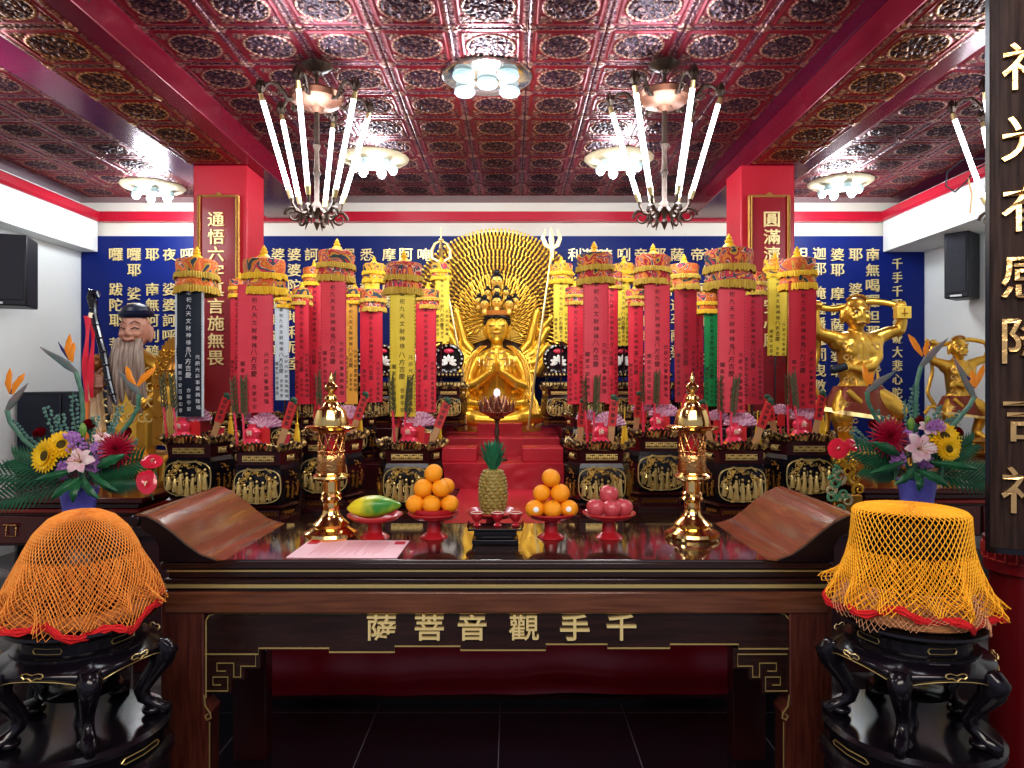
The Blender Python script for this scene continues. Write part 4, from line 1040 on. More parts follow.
for n_,t in proto.items():
    f={'lamp':1.35,'ruler':1.12,'fan':1.15,'twig':1.15,'tassel':1.2}.get(n_,1)
    for o in bpy.data.objects:
        if o.type=='EMPTY' and o.parent is None and o.get('group')==t.get('group'): o.scale=tuple(v*f for v in o.scale)
# ================================================================== FIGURES
def cap(mb,p0,r0,p1,r1,n=12):
    p0=Vector(p0);p1=Vector(p1); mb.tube([p0,p1],[r0,r1],n); mb.sph(p0,r0,n,8); mb.sph(p1,r1,n,8)
def chain(mb,pts,rs):
    for i in range(len(pts)-1): cap(mb,pts[i],rs[i],pts[i+1],rs[i+1])
def body(mb,name,m,parent,vox=.008,sm=4):
    o=mb.obj(name,m,parent,smooth=3)
    r=o.modifiers.new('remesh','REMESH'); r.mode='VOXEL'; r.voxel_size=vox; r.use_smooth_shade=True
    s=o.modifiers.new('soften','SMOOTH'); s.factor=.5; s.iterations=sm
    return o
class Fig:
    """turns survey pixels into local metres about a base point"""
    def __init__(s,px,py,d,label,name,cat,group=None):
        s.k=d/FPX; s.px=px; s.py=py; s.t=thing(name,label,cat,W(px,py,d),group)
    def __call__(s,x,y,q=0): return Vector(((x-s.px)*s.k,q*s.k,-(y-s.py)*s.k))
    def C(s,mb,*a):
        """a = x,y,q,r repeated"""
        pts=[s(*a[i][:3]) for i in range(len(a))]; rs=[a[i][3]*s.k for i in range(len(a))]
        chain(mb,pts,rs)
    def E(s,mb,x,y,q,rx,ry,rz,M=None): 
        p=s(x,y,q); mb.sph(p,(rx*s.k,rz*s.k,ry*s.k),20,14)
    def hand(s,mb,x,y,q,dx,dy,dq,side=1,L=6,curl=.3,w=1.0):
        """palm with four fingers and a thumb, pointing along d"""
        d=Vector((dx,dy,dq)).normalized(); up=Vector((0,0,-1)) if abs(d.z)<.8 else Vector((0,1,0))
        sd=d.cross(up).normalized(); nn=sd.cross(d)
        c=Vector((x,y,q))
        def pt(a,b,e): v=c+d*a+sd*b*side+nn*e; return (v.x,v.y,v.z)
        for j,b in enumerate((-1.35,-.45,.45,1.35)):
            l=L*(.52,.60,.56,.44)[j]; r=.52*w
            s.C(mb,(*pt(0,b*w*.7,0),.75*w),(*pt(L*.42,b*w,0),.62*w),(*pt(L*.42+l*.5,b*w,curl*.4),r),(*pt(L*.42+l*.5+l*.4*(1-curl),b*w,curl*2.2),r*.75))
        s.C(mb,(*pt(0,-1.0*w,0),.7*w),(*pt(L*.25,-2.3*w,.6),.58*w),(*pt(L*.48,-2.6*w,1.3),.45*w))
facem=mat('gold_face',(1.0,.62,.13),.34,.35); hairm=mat('black_hair',(.010,.010,.016),.35); eyem=mat('painted_eye',(.02,.015,.02),.3); lipm=mat('painted_lips',(.45,.06,.03),.4)
# ---- gilded thousand-hand Guanyin / Buddha image
bd=Fig(497,430,6.85,'large gilded seated thousand-handed Buddhist image with praying hands in the centre','gilded_buddha','statue')
k=bd.k; t=bd.t
# lotus throne
mb=MB(); P0=bd(497,430)
mb.lathe([(44*k,0),(43*k,4*k),(40*k,6*k),(38*k,9*k),(41*k,14*k),(42*k,18*k),(38*k,20*k)],40,M=SC(1,.62,1)); mb.obj('throne_base',goldb,t)
mb=MB()
for lay,(n,z,r,L_) in enumerate(((18,4,42,9),(18,8,40,9))):
    for i in range(n):
        a=2*pi*(i+.5*lay)/n; M=T(r*k*cos(a),r*k*.62*sin(a),z*k)@RZ(a)
        mb.sph((0,0,0),(2.6*k,6.0*k,4.4*k),8,6,M=M@RY(.5 if lay==0 else -.2))
mb.obj('lotus_petals',mat('pale_gilt_petal',(.95,.76,.36),.35,.4),t)
B=MB(); C=lambda *a: bd.C(B,*a)
C((497,405,0,17),(497,388,-1,15),(497,372,-1,17),(497,360,0,14)); C((478,361,1,8),(497,356,0,10),(516,361,1,8)); C((497,350,0,6),(497,340,-1,5.6))
C((480,366,4,8),(470,385,3,9),(468,404,2,9)); C((514,366,4,8),(524,385,3,9),(526,404,2,9)); C((484,400,2,12),(510,400,2,12)); bd.E(B,497,328,-2,11.8,15.5,12); bd.E(B,497,336,-4,9,8,9)
for s in(-1,1):
    X=lambda x: 497+s*x
    C((X(12),412,2,11),(X(28),414,-8,10.5),(X(40),414,-12,9)); C((X(40),414,-14,8.5),(X(20),418,-24,7.5),(X(2),419,-26,5.5))
    C((X(11.7),324,-1,1.6),(X(12.0),331,-1,2.0),(X(11.6),338,-2,1.5))
    C((X(21),360,0,7.5),(X(28),375,-3,7),(X(31),388,-7,6.5)); C((X(31),388,-7,6.5),(X(18),383,-18,5.2),(X(5),373,-26,3.8)); 
    C((X(29),392,-2,6),(X(26),403,-12,5),(X(10),405,-22,4.2),(X(3),406,-23,3.2))
    for j,b in enumerate((0,1.2,2.4,3.4)):   # praying fingers
        C((X(2.6),374,-27+b,1.9),(X(1.7),364,-28+b,1.5),(X(1.0),(353,350,351,355)[j],-28+b,1.1))
    C((X(3.2),373,-29,1.5),(X(2.2),363,-31,1.1))
    # raised side arms
    for (x0,y0,x1,y1,x2,y2,q,r) in ((20,358,33,342,40,312,5,5.5),(22,362,38,352,50,330,3,5.5),(22,366,38,362,50,346,0,5),(24,372,40,372,48,360,-2,4.8),(20,356,36,338,54,318,9,4.5)):
        C((X(x0),y0,q,r),(X(x1),y1,q-2,r*.9),(X(x2),y2,q-5,r*.62)); 
        bd.hand(B,X(x2),y2,q-5,s*.2,-1,-.15,side=s,L=5,curl=.5,w=.8)
# nose, brows, chin
C((497,322,-13.5,.9),(497,329,-15.2,1.35)); bd.E(B,497,330,-14.4,2.3,1.2,1.6); bd.E(B,497,341,-10.5,3.2,2.2,3)
for s in(-1,1): C((497+s*8.5,321.5,-9,.7),(497+s*5,319.5,-12,.8),(497+s*1.8,321.5,-13,.7)); bd.E(B,497+s*4.9,325.5,-11.6,3.1,1.9,1.6)
C((494.5,333.7,-13.4,.8),(497,333.2,-14.1,1.0),(499.5,333.7,-13.4,.8))
body(B,'body',goldb,t,.0085,3)
def featline(nm,fg,pts,r,m): 
    mb=MB(); mb.tube([fg(*p) for p in pts],r*fg.k,5); return mb.obj(nm,m,fg.t)
for s in(-1,1):
    featline('eye',bd,[(497+s*7.6,326.3,-12.2),(497+s*5,327.2,-13.7),(497+s*2.4,326.4,-13.9)],.32,eyem)
    featline('eyebrow',bd,[(497+s*8.8,320.5,-9.9),(497+s*5,318.4,-12.6),(497+s*2,320.4,-13.8)],.28,eyem)
featline('lips',bd,[(493.8,333.8,-14.3),(497,334.2,-15.3),(500.2,333.8,-14.3)],.55,lipm)
# hair
mb=MB(); p=bd(497,323,0); mb.sph(p,(14.2*k,12.8*k,14.5*k),24,16)
o=mb.obj('hair',hairm,t)
# cut front of hair by moving shell back
o.location=(0,2.4*k,1.2*k)
mb=MB(); mb.tube([bd(497+12.2*sin(a),317.5+1.2*abs(sin(a)),-1-12.8*cos(a)) for a in [(-1.5+.25*i) for i in range(13)]],1.5*k,8); mb.obj('hairline',hairm,t)
MB().lathe([(13*k,0),(13.6*k,1.5*k),(14.5*k,4.5*k),(13*k,5*k)],30,M=T(*bd(497,316,0))).obj('crown_band',mat('coral_gold',(.85,.33,.08),.4,.4),t)
def small_head(x,y,q,r):
    B=MB(); bd.E(B,x,y,q,r*.82,r,r*.85); bd.C(B,(x,y+r,q,r*.45),(x,y+r*1.6,q,r*.5)); bd.C(B,(x,y-.2,q-r*.85,r*.12),(x,y+.3*r,q-r*.98,r*.17)); 
    o=body(B,'crown_head',facem,t,.0055,2)
    mb=MB(); mb.sph(bd(x,y-r*.35,q+r*.18),(r*.92*k,r*.92*k,r*.85*k),14,10); mb.sph(bd(x,y-r*1.25,q+.5),(r*.45*k,)*3,10,8); 
    h=mb.obj('head_hair',hairm,o)
    mb=MB()
    for s in(-1,1): mb.tube([bd(x+s*r*.5,y+.02*r,q-r*.78),bd(x+s*r*.2,y+.06*r,q-r*.88)],.05*r*k,4)
    mb.obj('eyes',eyem,o)
for x,y,q,r in ((485,305,-8,5.5),(497,303,-11,6),(509,305,-8,5.5),(479,301,-2,4.6),(515,301,-2,4.6),(488,293,-3,4.2),(506,293,-3,4.2),(497,292,-6,4.6),(497,281.5,-3,7)): small_head(x,y,q,r)
# jewellery & scarf
mb=MB()
for rr,zz in ((8,351),(11,356),(14,362)):
    mb.tube([bd(497+rr*sin(a),zz+rr*.38*cos(a),-10-rr*.35*cos(a)+ (4 if abs(a)>1.2 else 0)) for a in [(-1.5+.3*i) for i in range(11)]],.65*k,6)
for i in range(9):
    x=497+(i-4)*4.2; mb.tube([bd(x,360+2.2*cos((i-4)*.5),-15),bd(x,364+3*cos((i-4)*.5),-16)],.5*k,5); mb.sph(bd(x,366,-16),1.0*k,8,6)
mb.obj('necklace',mat('pale_gilt',(.85,.68,.32),.3,.7),t)
for s in(-1,1):
    X=lambda x: 497+s*x
    def rib(u,v,s=s):
        P=[(13,346,-4),(20,352,-8),(27,362,-9),(31,378,-12),(30,392,-14),(37,402,-19),(38,413,-26)]
        f=v*6; i=min(5,int(f)); f-=i; a=P[i]; b=P[i+1]; w=(u-.5)*7
        return tuple(bd(497+s*(a[0]+(b[0]-a[0])*f+w),a[1]+(b[1]-a[1])*f,a[2]+(b[2]-a[2])*f-2*cos((u-.5)*pi)+ .8*sin(u*18)))
    MB().grid(rib,12,36).obj('robe_drape',gold,t,smooth=2)
    MB().tube([bd(X(16),344,-2),bd(X(23),352,-5),bd(X(26),362,-6)],[1.6*k,2.0*k,1.2*k],8).obj('hair_lock',hairm,t)
    MB().tube([bd(X(31),352,-3),bd(X(36),380,-8),bd(X(37),400,-14),bd(X(35),425,-22)],[1*k]*4,6,flat=.5).obj('sash',gold,t)
    MB().torus((0,0,0),5.6*k,.9*k,18,6,M=T(*bd(X(18),384,-17))@look((s,-.1,.5))).obj('bracelet',MT['pale_gilt'],t)
for i in range(7):
    y=407+i*2; 
mb=MB()
for i in range(6):
    mb.tube([bd(497+(-38+76*j/16),409+i*3.0+2.0*sin(pi*j/16),-24-4*sin(pi*j/16)+abs(j-8)*.9) for j in range(17)],.55*k,5)
mb.obj('robe_folds',MT['pale_gilt'],t)
# hand fan: rings of small hands
fan=Fig(497,430,7.18,'x','tmp','x'); fk=fan.k; bpy.data.objects.remove(fan.t)
fd=(7.18-6.85); CX,CY,RA=496.5,318,89
def fpos(x,y): return Vector(((x-512)*fk-bd.t.location.x, fd, EYE-(y-384)*fk-bd.t.location.z))
mb=MB(); ctr=fpos(CX,CY+10)
mb.prism([ (ctr.x+ (RA-2)*fk*cos(a), ctr.z+10*fk+(RA-2)*fk*sin(a)) for a in [(-.75+ (pi+1.5)*i/48) for i in range(49)]], fd+.03,fd+.06); mb.obj('fan_back',mat('fan_brown',(.10,.035,.008),.6),t,smooth=0)
def onehand(L):
    mb=MB(); mb.tube([(0,0,-L*.62),(0,-.004,-L*.25),(0,-.008,0)],[.0085,.0105,.007],6); 
    mb.sph((0,-.012,L*.10),(.011,.006,.014),7,5)
    for j in range(4): mb.tube([((j-1.5)*.0052,-.012,L*.16),((j-1.5)*.0066,-.016,L*.36-abs(j-1.5)*.006)],[.0030,.0018],4)
    mb.tube([(-.010,-.012,L*.05),(-.017,-.016,L*.17)],[.003,.002],4)
    return mb
hm=onehand(.078); HM=hm.mesh('hand',goldb); stuff=MB()
nrg=11
for ring in range(nrg):
    rad=RA-1.5-ring*7.0; n=int(max(20,rad*4.0/3.75))
    if ring==0: n=97
    a0,a1=-.62,pi+.62
    for i in range(n):
        a=a0+(a1-a0)*(i+.5*(ring%2))/(n-1+.5)
        x=CX+rad*cos(a); y=CY-rad*sin(a); P=fpos(x,y)+Vector((0,-.008*ring+.02,0))
        M=T(*P)@RY(pi/2-a)
        if ring==0:
            o=bpy.data.objects.new('fan_hand',HM); COL.objects.link(o); o.parent=t; o.location=P; o.rotation_euler=(0,pi/2-a,0)
        else: stuff.add(hm.v,hm.f,M)
o=stuff.obj('inner_fan_hands',goldb,t); o['kind']='stuff'
mb=MB()
for i in range(64):
    a=-.7+(pi+1.4)*i/63; c0=fpos(CX+10*cos(a),CY+14-10*sin(a)); c1=fpos(CX+44*cos(a),CY-44*sin(a)); mb.tube([c0+Vector((0,-.04,0)),c1+Vector((0,-.02,0))],[.003,.0085],5)
o=mb.obj('radiating_forearms',gold,t); o['kind']='stuff'
# staffs beside the image
t2=thing('vajra_staff','long golden staff with open vajra finial left of the gilded image','staff',W(452,430,6.55))
f2=lambda x,y: Vector(((x-512)*6.55/FPX-t2.location.x,0,-(y-430)*6.55/FPX))
MB().tube([f2(442,262),f2(451,310),f2(463,372),f2(466,430)],[.012,.012,.012,.012],8).obj('pole',MT['pale_gilt'],t2)
mb=MB()
for s in(-1,1): mb.tube([f2(441,263),f2(441+s*9,258),f2(441+s*9,250),f2(441+s*6,244),f2(441+s*1,241)],[.014,.018,.016,.014,.01],7)
mb.tube([f2(441,265),f2(441,228)],[.016,.004],7); mb.sph(f2(441,262),(.035,.035,.03),10,8); mb.sph(f2(441,240),(.025,.025,.02),10,8)
for s in (-1,1): mb.tube([f2(441,263)+Vector((0,0,0)),f2(441,250)+Vector((0,s*.07,0)),f2(441,241)],[.01,.014,.008],6)
mb.obj('vajra_finial',goldp,t2)
t2=thing('trident_staff','long golden trident leaning at the right of the gilded image','trident',W(536,430,6.55))
f2=lambda x,y: Vector(((x-512)*6.55/FPX-t2.location.x,0,-(y-430)*6.55/FPX))
MB().tube([f2(552,250),f2(536,366),f2(528,430)],[.012,.012,.012],8).obj('pole',MT['pale_gilt'],t2)
mb=MB(); mb.tube([f2(552,258),f2(551.5,240),f2(551,227)],[.014,.028,.002],8,flat=.4)
for s in(-1,1): mb.tube([f2(551.5,249),f2(551.5+s*6,245),f2(551.5+s*8.5,238),f2(551.5+s*6.5,229)],[.016,.024,.020,.002],8,flat=.4)
mb.obj('trident_head',goldp,t2)
# bronze lotus lamp in front of it
t=thing('lotus_lamp','pierced bronze lotus lamp on a slim stand in front of the gilded image','lamp',W(497,463,5.55)+Vector((.0,0,0)))
t.location.z=1.045; kk=5.55/FPX; H=lambda y:(EYE-(y-384)*kk)-1.045
MB().lathe([(.085,0),(.08,.012),(.03,.02),(.02,.05),(.014,.10),(.022,.14),(.012,.18),(.022,.23),(.012,.26),(.016,H(421)),(.03,H(419))],24).obj('stand',bronze,t)
mb=MB()
for lay,(n,r,L_,tl) in enumerate(((12,.05,.20,1.0),(11,.04,.20,.60),(9,.03,.19,.25))):
    for i in range(n):
        a=2*pi*(i+.5*lay)/n
        for q in range(5):
            sp=(q-2)*.33
            mb.tube([(0,0,0),((r+L_*.5*sin(tl)),sp*.05,L_*.35),((r+L_*.62*sin(tl)),0,L_*(.5+.55*cos(tl)))],[.004,.0045,.003],4,M=T(0,0,H(420))@RZ(a))
        for hq in (.3,.5,.7): mb.tube([(r+L_*.55*sin(tl)*(hq+.3),-.035*(1.1-hq),L_*hq),(r+L_*.57*sin(tl)*(hq+.3),.035*(1.1-hq),L_*hq)],.0035,4,M=T(0,0,H(420))@RZ(a))
mb.obj('pierced_petals',mat('rosy_bronze',(.40,.20,.13),.3,.8),t)
MB().lathe([(.001,H(420)),(.06,H(418)),(.075,H(410)),(.06,H(402)),(.02,H(398))],20).obj('inner_bowl',mat('amber_inner',(.20,.08,.04),.4,.4),t)
MB().sph((0,0,H(393)),(.026,.026,.034),10,8).obj('lamp_bud',mat('lilac_light',(.75,.65,.95),.3,emit=(.7,.6,1),es=1.0),t)
# ---- bearded elder
el=Fig(133,452,5.5,'bearded elder statue with black cap and black dragon staff, left of the banners','bearded_elder','statue'); k=el.k
B=MB(); C=lambda *a: el.C(B,*a)
C((135,446,0,20),(135,420,0,20),(134,395,-1,19),(134,370,0,17),(135,355,0,11)); C((113,366,0,9),(134,358,0,12),(155,366,0,9))
C((113,366,0,9),(102,382,-6,8),(100,388,-10,7)); C((155,368,0,9),(160,390,-6,8),(152,402,-16,6.5))
C((135,350,-1,7),(136,342,-2,7))
body(B,'robe',gold,el.t,.012,3)
B=MB(); el.E(B,137.5,330,-3,14,17.5,14); el.E(B,137,338,-6,11.5,9,11); el.E(B,137,318,-7,11,6,8)
for s in(-1,1):
    C((137+s*15,328,-1,2.0),(137+s*15.5,335,-1,2.2),(137+s*14.5,341,-2,1.7)); el.E(B,137+s*6.8,335.5,-14.5,3.6,3.0,2.8)
    C((137+s*10.5,326,-12.2,.9),(137+s*6,323.8,-15.2,1.1),(137+s*2,326.5,-15.6,.9))
C((137,326,-16.2,1.2),(137,334,-18.6,1.8)); el.E(B,137,335.5,-17.4,3.4,1.8,2.2); C((132.5,340,-16.3,1),(137,341.3,-17,1.1),(141.5,340,-16.3,1))
body(B,'head',skin,el.t,.008,3)
B=MB(); el.C(B,(104,392,-15,5.2),(108,382,-18,5.0)); 
for j in range(4): el.C(B,(103,376+j*3.6,-19,2.1),(109,375.5+j*3.6,-23.5,1.9),(115,376.5+j*3.3,-21,1.6))
el.C(B,(106,378,-17,2.2),(111,372,-20,1.9),(114,369,-20,1.5)); C((100,390,-12,4.5),(104,384,-16,5)) 
el.C(B,(100,392,-11,5.0),(104,386,-16,5.2)); body(B,'hand',skin,el.t,.008,2)
for s in(-1,1): 
    featline('eye',el,[(137+s*10,330,-14.5),(137+s*6.5,328.8,-16.6),(137+s*3,330.2,-16.8)],.45,eyem)
    featline('eyebrow',el,[(137+s*11,325,-13.6),(137+s*6,322.3,-16.4),(137+s*2,325,-17)],.35,eyem)
featline('mouth',el,[(132.5,341,-17.6),(137,342.3,-18.6),(141.5,341,-17.6)],.5,mat('dark_lips',(.22,.05,.04),.5))
mb=MB()
for x0,x1,y1,r in ((128,127,402,3.4),(132,133,398,2.6),(137,139,392,2.8),(142,144,400,2.6),(146.5,150,405,3.6),(125.5,121,408,2.6),(149,155,396,2.4),(135,136,380,2.6),(139.5,143,384,2.6)):
    mb.tube([el(x0,343-(3 if abs(x0-137)>8 else 0),-15.5),el(x0+(x1-x0)*.3,356,-19.5),el(x0+(x1-x0)*.7,376,-21),el(x1,y1,-19),el(x1+1,y1+10,-18)],[r*k*.8,r*k*1.25,r*k*1.35,r*k,r*k*.2],9,flat=.7)
mb.obj('beard',beardm,el.t,smooth=2)
MB().lathe([(14.5*k,-2*k),(16*k,0),(16.3*k,2.5*k),(14.8*k,4.2*k),(13.5*k,5*k),(12*k,8.5*k),(7*k,11*k),(.5*k,12*k)],28,M=T(*el(137,315.5,-1))@RX(.12)).obj('cap',darkc,el.t)
def sleeve(u,v):
    a=-.9+u*1.8; y=388+v*58; return tuple(el(103+(9+3*v)*sin(a)+v*4,y,-10-(7+2*v)*cos(a)+1.5*sin(u*14)))
MB().grid(sleeve,18,12).obj('sleeve',mat('pale_sleeve',(.62,.45,.27),.55,.2,col2=(.75,.58,.38),ns=9),el.t,smooth=2)
mb=MB().tube([el(99,400,-19),el(97,420,-21),el(101,446,-19)],[2.6*k,3.4*k,2*k],8,flat=.5); mb.obj('sleeve_lining',mat('orange_lining',(.75,.22,.05),.5),el.t)
mb=MB()
for i in range(26):
    x=118+(i%6)*8.5+random.uniform(-2,2); y=372+(i//6)*15; 
    mb.tube([el(x+4*cos(q*.8),y+4*sin(q*.8),-19.5) for q in range(7)],.9*k,5)
mb.obj('robe_embroidery',goldp,el.t)
el2=thing('gourd_charm','small round brown gourd held at the left of the elder statue','gourd',W(95,364,5.42)); MB().sph((0,0,0),(.062,.055,.06),16,12).sph((.02,-.0,.05),(.035,.03,.03),12,8).obj('gourd_body',mat('gourd_brown',(.30,.13,.04),.25,.3),el2)
st=Fig(117,440,5.30,'black dragon-headed staff tied with red ribbons, held by the bearded elder','dragon_staff','staff'); k=st.k
mb=MB(); P=[(94,300),(93.5,312),(96,325),(99.5,338),(103,352),(105.5,365),(108,380),(112,394),(115,403)]
mb.tube([st(x,y,0) for x,y in P],[3.4*k,3.2*k,3.6*k,3.0*k,3.7*k,3.0*k,3.6*k,2.6*k,1.8*k],10)
for x,y in P[2:8]: mb.torus((0,0,0),3.2*k,.9*k,14,6,M=T(*st(x,y)))
mb.obj('shaft',lacq,st.t)
mb=MB(); mb.tube([st(93,306),st(91,298),st(92,293),st(97,293.5),st(99,298)],[4*k,4.2*k,4.4*k,3.6*k,2*k],9); 
for x,y in ((90,299),(91,304),(92,309)): mb.sph(st(x,y,-1.5),2.4*k,8,6)
for s in(-1,1): mb.tube([st(94,293,s*1.5),st(90,290,s*2.5),st(88,291,s*3)],[1.2*k,1*k,.3*k],6)
mb.obj('dragon_head',lacq,st.t)
MB().tube([st(93,313),st(92,318)],[3.6*k,4*k],10).obj('white_knot',mat('cream_ribbon',(.85,.75,.55),.5),st.t)
for x,w,y2 in ((88,2.6,402),(93.5,2.4,398)):
    def rb(u,v,x=x,w=w,y2=y2): return tuple(st(x+(u-.5)*2*w+1.2*sin(v*7+x),316+(y2-316)*v,-3+1.5*sin(v*9+u*2+x)))
    MB().grid(rb,4,24).obj('red_ribbon',mat('ribbon_red',(.66,.02,.05),.4),st.t,smooth=2)
# ---- small gilded standing figure with flame mandorla
gy=Fig(175,452,4.95,'small gilded standing figure before a flame mandorla, beside the bearded elder','gilded_standing_figure','statue'); k=gy.k
B=MB(); C=lambda *a: gy.C(B,*a)
C((175,446,0,9),(175,425,0,8.5),(175,405,0,7),(174,392,0,8),(174,384,0,4)); gy.E(B,173.5,376,-1,5.2,6.6,5.4); C((168,389,0,4),(163,400,-4,3.2),(170,404,-8,2.2)); C((181,389,0,4),(185,400,-3,3.2),(180,396,-8,2.2)); C((173.5,376,-6,.8),(173.5,378,-6.6,1)); gy.hand(B,170,404,-8,.6,-.5,-.3,L=4,w=.6); gy.hand(B,180,396,-8,-.3,-1,-.2,L=4,w=.6)
body(B,'body',gold,gy.t,.006,2)
MB().lathe([(5.6*k,0),(6.2*k,2*k),(4*k,5*k),(2.4*k,8*k),(.4*k,10*k)],16,M=T(*gy(173.5,372,-1))).obj('crown',goldd,gy.t)
mb=MB()
for i in range(9): mb.tube([gy(169+i*1.6,404,-7.5),gy(168+i*1.8,425,-9.5),gy(168+i*1.9,445,-10)],.5*k,5)
mb.obj('robe_folds',goldp,gy.t)
for s in(-1,1): featline('eye',gy,[(173.5+s*3.4,376,-5.7),(173.5+s*1.4,376.2,-6.5)],.3,eyem)
mb=MB(); n=40; pol=[]
for i in range(n+1):
    a=pi*i/n; r=24+ (1.6 if i%2 else -1.2); pol.append((gy(170-r*cos(a)*.92,0).x, gy(0,384-sin(a)**1.3*46-2*(i%2)).z))
pol+= [(gy(192,0).x,gy(0,446).z),(gy(148,0).x,gy(0,446).z)]
mb.prism(pol,8*k,11*k); mb.obj('mandorla',goldd,gy.t,smooth=0)
mb=MB(); rd=random.Random(5)
for i in range(120):
    a=rd.uniform(0,pi); rr=rd.uniform(.15,1)**.6; x=170-22*cos(a)*rr; y=390-sin(a)*44*rr+ (rd.uniform(0,52) if rr<.99 and rd.random()<.45 else 0); s=rd.uniform(1.6,3.0)
    mb.tube([gy(x+s*(1-.13*q)*cos(q*.8),y+s*(1-.13*q)*sin(q*.8)-q*.3,7-1.5*(q%2)) for q in range(6)],[.9*k,.85*k,.8*k,.7*k,.5*k,.3*k],4)
o=mb.obj('flame_carving',gold,gy.t)
# ---- guardians
brick=mat('gold_brick',(.88,.60,.10),.3,.5)
def guardian(px,py,d,sc,label,group,ribs=True):
    g=Fig(px,py,d,label,'gilded_guardian','statue',group); k=g.k; X0,Y0=855,445
    # coordinates authored for the large one, scaled about the feet
    def q(x,y,z=0): return (px+(x-X0)*sc,py+(y-Y0)*sc,z*sc)
    B=MB()
    def C(*a): g.C(B,*[(*q(*p[:3]),p[3]*sc) for p in a])
    def E(x,y,z,rx,ry,rz): a=q(x,y,z); g.E(B,*a,rx*sc,ry*sc,rz*sc)
    E(854,312,-4,12.5,13.5,12); E(854,319,-7,10,8,9); E(854,302,-4,9,6,8)
    for s in(-1,1):
        E(854+s*5.4,308,-14,4,2,3); E(854+s*6.5,317,-13.5,3.2,3.2,3); C((854+s*13,309,-2,2),(854+s*13.5,316,-2,2.2),(854+s*13,321,-2,1.6))
    C((854,307,-14,1.5),(854,314,-16,1.7)); E(854,315.5,-15,3.6,1.6,1.9); E(854,323,-13.5,5.5,2,3); E(854,327,-10.5,4.5,3,4)
    C((855,330,-1,8),(855,337,0,9)); C((838,340,0,10),(855,342,0,14),(873,341,0,10)); C((855,345,0,18),(855,362,-1,16.5),(856,378,-2,16),(857,392,-2,17))
    E(847,350,-11,8,7,6); E(863,350,-11,8,7,6); E(856,372,-13,9,9,6)
    C((838,338,0,8.5),(822,333,-3,6.5),(815,331,-5,5.6)); C((815,331,-5,5.6),(812,318,-6,4.8),(813,308,-6,3.8))
    C((874,337,1,8),(888,331,0,6.5),(898,328,-3,5.6)); C((898,328,-3,5.4),(899,316,-6,4.4),(895,308,-8,3.8))
    C((873,343,-2,8),(872,355,-8,6.6),(864,364,-14,5.8)); C((864,364,-14,5.6),(848,368,-20,4.6),(838,366,-24,3.6))
    # fists with fingers
    for (x,y,z,s) in ((813,304,-7,1),(894,305,-10,-1)):
        E(x,y,z,4.6,4.2,4)
        for j in range(4): C((x-3+j*2,y-3.5,z-3,1.3),(x-3+j*2,y,z-5.4,1.4),(x-3+j*2,y+2.6,z-4,1.1))
        C((x+s*4,y+2,z-2,1.5),(x+s*1.5,y+1,z-6,1.3))
    for j in range(4): C((836,363+j*2.1,-25,1.4),(831,363+j*2.3,-28,1.3),(827.5,365+j*2.0,-26,1.1))
    C((838,363,-24,1.5),(834,359,-27,1.2))
    C((848,392,-2,14),(839,405,-10,12),(836,414,-12,10.5)); C((836,414,-12,10),(842,430,-4,8.5),(846,441,-2,7)); C((846,442,-3,6),(842,446,-14,4.5))
    C((866,392,-2,14),(882,402,-8,12.5),(890,408,-10,11)); C((890,408,-10,10),(888,424,-2,8),(884,438,0,6.5)); C((884,440,0,6),(890,446,-10,4.5))
    body(B,'body',gold,g.t,.0105*sc**.5,2)
    def Q(x,y,z=0): return g(*q(x,y,z))
    kk=k*sc
    for s in(-1,1):
        mb=MB(); mb.sph(Q(854+s*5.3,311.5,-15.2),(2.4*kk,1.4*kk,1.3*kk),10,7); mb.obj('eye',mat('eye_gilt',(.75,.6,.3),.3,.3),g.t)
        MB().sph(Q(854+s*5.0,311.8,-16.6),(1.1*kk,.7*kk,1.2*kk),8,6).obj('pupil',eyem,g.t)
        MB().tube([Q(854+s*10.5,305,-12.5),Q(854+s*6,307,-16),Q(854+s*2,309.5,-16.8)],[.6*kk,1.1*kk,.8*kk],6).obj('eyebrow',goldd,g.t)
    MB().tube([Q(848,323.5,-16.4),Q(854,322,-17.4),Q(860,323.5,-16.4)],[.5*kk,.8*kk,.5*kk],6).obj('mouth',mat('dark_mouth',(.12,.02,.015),.5),g.t)
    mb=MB()
    for i in range(10):
        a=-1.3+2.6*i/9; mb.sph(Q(854+9*sin(a),299.5-5*cos(a),-3-6*cos(a)),(1.9*kk,1.9*kk,1.7*kk),8,6)
    mb.obj('hair_curls',goldd,g.t)
    def skirt(u,v):
        a=-pi*.62+u*pi*1.24; r=(21+10*v)+1.4*sin(u*26); return tuple(Q(857+r*sin(a)*1.05,384+26*v+5*sin(a+.5)*v,-2-r*.84*cos(a)))
    MB().grid(skirt,60,10).obj('skirt',mat('red_brown_skirt',(.20,.035,.015),.4,.3,bump=.3,bs=40),g.t,smooth=2)
    def hem(u,v):
        a=-pi*.6+u*pi*1.2; r=31+2.6*v+1.4*sin(u*26); return tuple(Q(857+r*sin(a)*1.05,409+4*v+5*sin(a+.5),-2-r*.86*cos(a)))
    MB().grid(hem,60,3).obj('skirt_hem',goldp,g.t,smooth=2)
